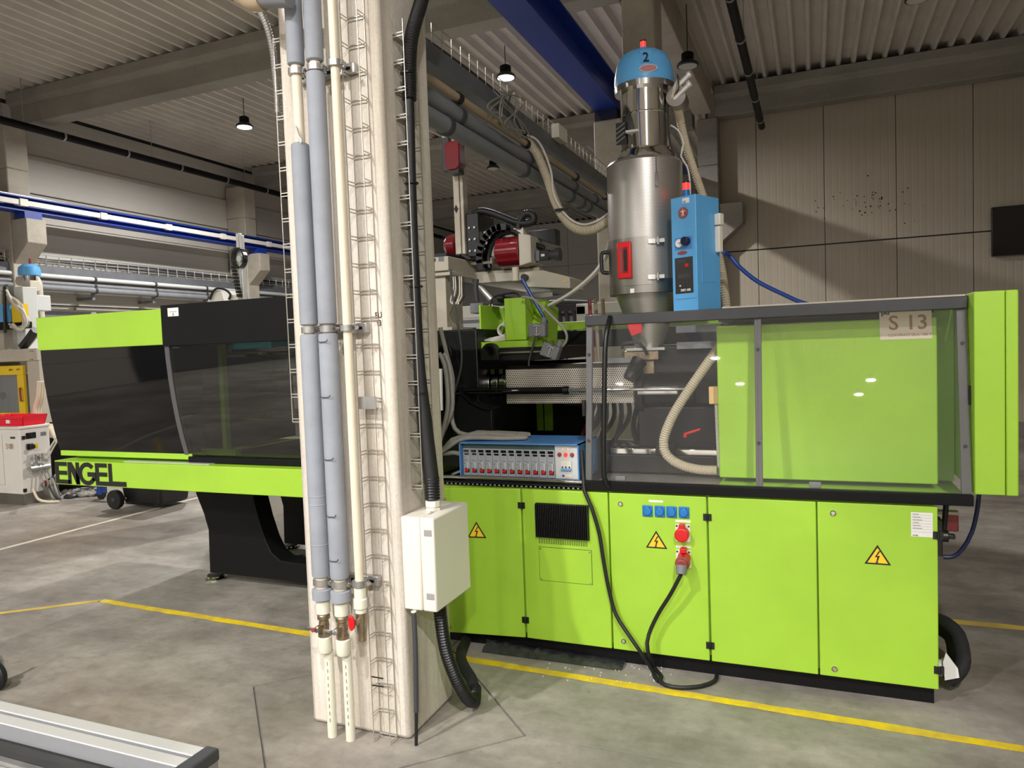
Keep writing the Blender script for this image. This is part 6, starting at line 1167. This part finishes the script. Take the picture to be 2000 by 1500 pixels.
# --- black tub on wheels
ty = 5.72
t0, t1 = at(238, 985, Y=ty), at(316, 985, Y=ty)
tb = thing('wheeled_tub', 'black plastic tub on a castor and a big spoked wheel', 'tub', ((t0.x+t1.x)/2, ty+.2, 0))
obj('tub', MB().hexa([(t0.x+.03, ty, .03), (t1.x-.03, ty, .03), (t1.x-.03, ty+.4, .03), (t0.x+.03, ty+.4, .03), (t0.x-.02, ty-.03, .55), (t1.x+.02, ty-.03, .55), (t1.x+.02, ty+.45, .55), (t0.x-.02, ty+.45, .55)]), 'black_plastic', tb, bev=.04, seg=4)
wc = at(229, 977, Y=ty-.06); zw = .1
wh = obj('wheel', MB().lathe([(.04, -.03), (.1, -.03), (.105, -.02), (.105, .02), (.1, .03), (.04, .03)], (wc.x, ty-.08, .105), 26, 'Y'), 'rubber', tb); obj('hub', MB().lathe([(.001, -.036), (.022, -.036), (.03, -.02), (.05, -.018), (.05, .0)], (wc.x, ty-.08, .105), 16, 'Y'), 'dark_grey', wh); obj('axle', MB().cyl((wc.x, ty-.05, .105), (wc.x+.12, ty+.05, .105), .012, 8), 'galvanised', tb)
cs = at(198, 968, Y=ty+.3); ca = obj('castor', MB().cyl((cs.x, ty+.28, .06), (cs.x, ty+.32, .06), .06, 18), 'rubber', tb); obj('castor_fork', MB().box(cs.x-.02, cs.x+.05, ty+.26, ty+.34, .06, .19).box(cs.x-.01, t0.x+.02, ty+.28, ty+.32, .19, .21), 'cable_blue', ca)
# --- foreground: aluminium conveyor at the lower left
CZ = .45
q0 = at(390, 1468, Z=CZ); fy1 = 1.592; fy0 = 1.488; ex = q0.x
cvr = thing('conveyor', 'aluminium framed conveyor with a dark end cap in the lower left corner', 'conveyor', (-2.6, 1.3, 0))
xl_ = -4.2
obj('side_profile', MB().box(xl_, ex, fy0, fy0+.043, CZ-.045, CZ).box(xl_, ex, fy0+.058, fy1, CZ-.045, CZ).box(xl_, ex, fy0, fy1, CZ-.09, CZ-.0455), 'aluminium', cvr, bev=.002)
obj('slot', MB().box(xl_, ex, fy0+.0435, fy0+.0575, CZ-.04, CZ-.003), 'mid_grey', cvr); obj('side_reflection', MB().box(xl_, ex, fy0-.003, fy0-.0005, CZ-.05, CZ-.003), 'mid_grey', cvr)  # grey fill paints shade into the slot; grey strip paints the side's dark reflection
obj('lower_profile', MB().box(xl_, ex, fy0-.012, fy0-.0005, CZ-.12, CZ-.0505), 'black_plastic', cvr); obj('edge_strip', MB().box(xl_, ex, fy0-.034, fy0-.013, CZ-.12, CZ-.1), 'galvanised', cvr)
obj('belt', MB().box(xl_, ex, 1.0, fy0-.036, CZ-.125, CZ-.115), 'steel', cvr)
obj('end_cap', MB().box(ex+.001, ex+.05, fy0-.03, fy1+.004, CZ-.03, CZ+.006), 'dark_grey', cvr, bev=.006); obj('end_bracket', MB().box(ex+.002, ex+.045, fy0+.03, fy1, CZ-.12, CZ-.031), 'galvanised', cvr)
for x in (xl_+.3, ex-.12): obj('leg', MB().box(x, x+.05, fy0+.02, fy0+.07, 0, CZ-.091), 'aluminium', cvr, bev=.002); obj('leg', MB().box(x, x+.05, 1.02, 1.07, 0, CZ-.126), 'aluminium', cvr, bev=.002)
# dark rounded foot of a stool or trolley at the left edge
wp = at(3, 1323, Z=.07); fw_ = thing('castor_wheel', 'dark rounded castor wheel cut off at the left edge', 'castor', (wp.x-.05, wp.y, 0))
obj('wheel', MB().lathe([(.02, -.022), (.06, -.02), (.07, -.008), (.07, .008), (.06, .02), (.02, .022)], (wp.x-.045, wp.y, .07), 24, 'Y'), 'rubber', fw_); obj('fork', MB().box(wp.x-.09, wp.x-.04, wp.y-.035, wp.y+.035, .145, .16).box(wp.x-.06, wp.x-.03, wp.y+.025, wp.y+.035, .07, .145).box(wp.x-.06, wp.x-.03, wp.y-.035, wp.y-.025, .07, .145), 'galvanised', fw_); obj('stem', MB().cyl((wp.x-.065, wp.y, .16), (wp.x-.065, wp.y, .3), .012, 10), 'galvanised', fw_)
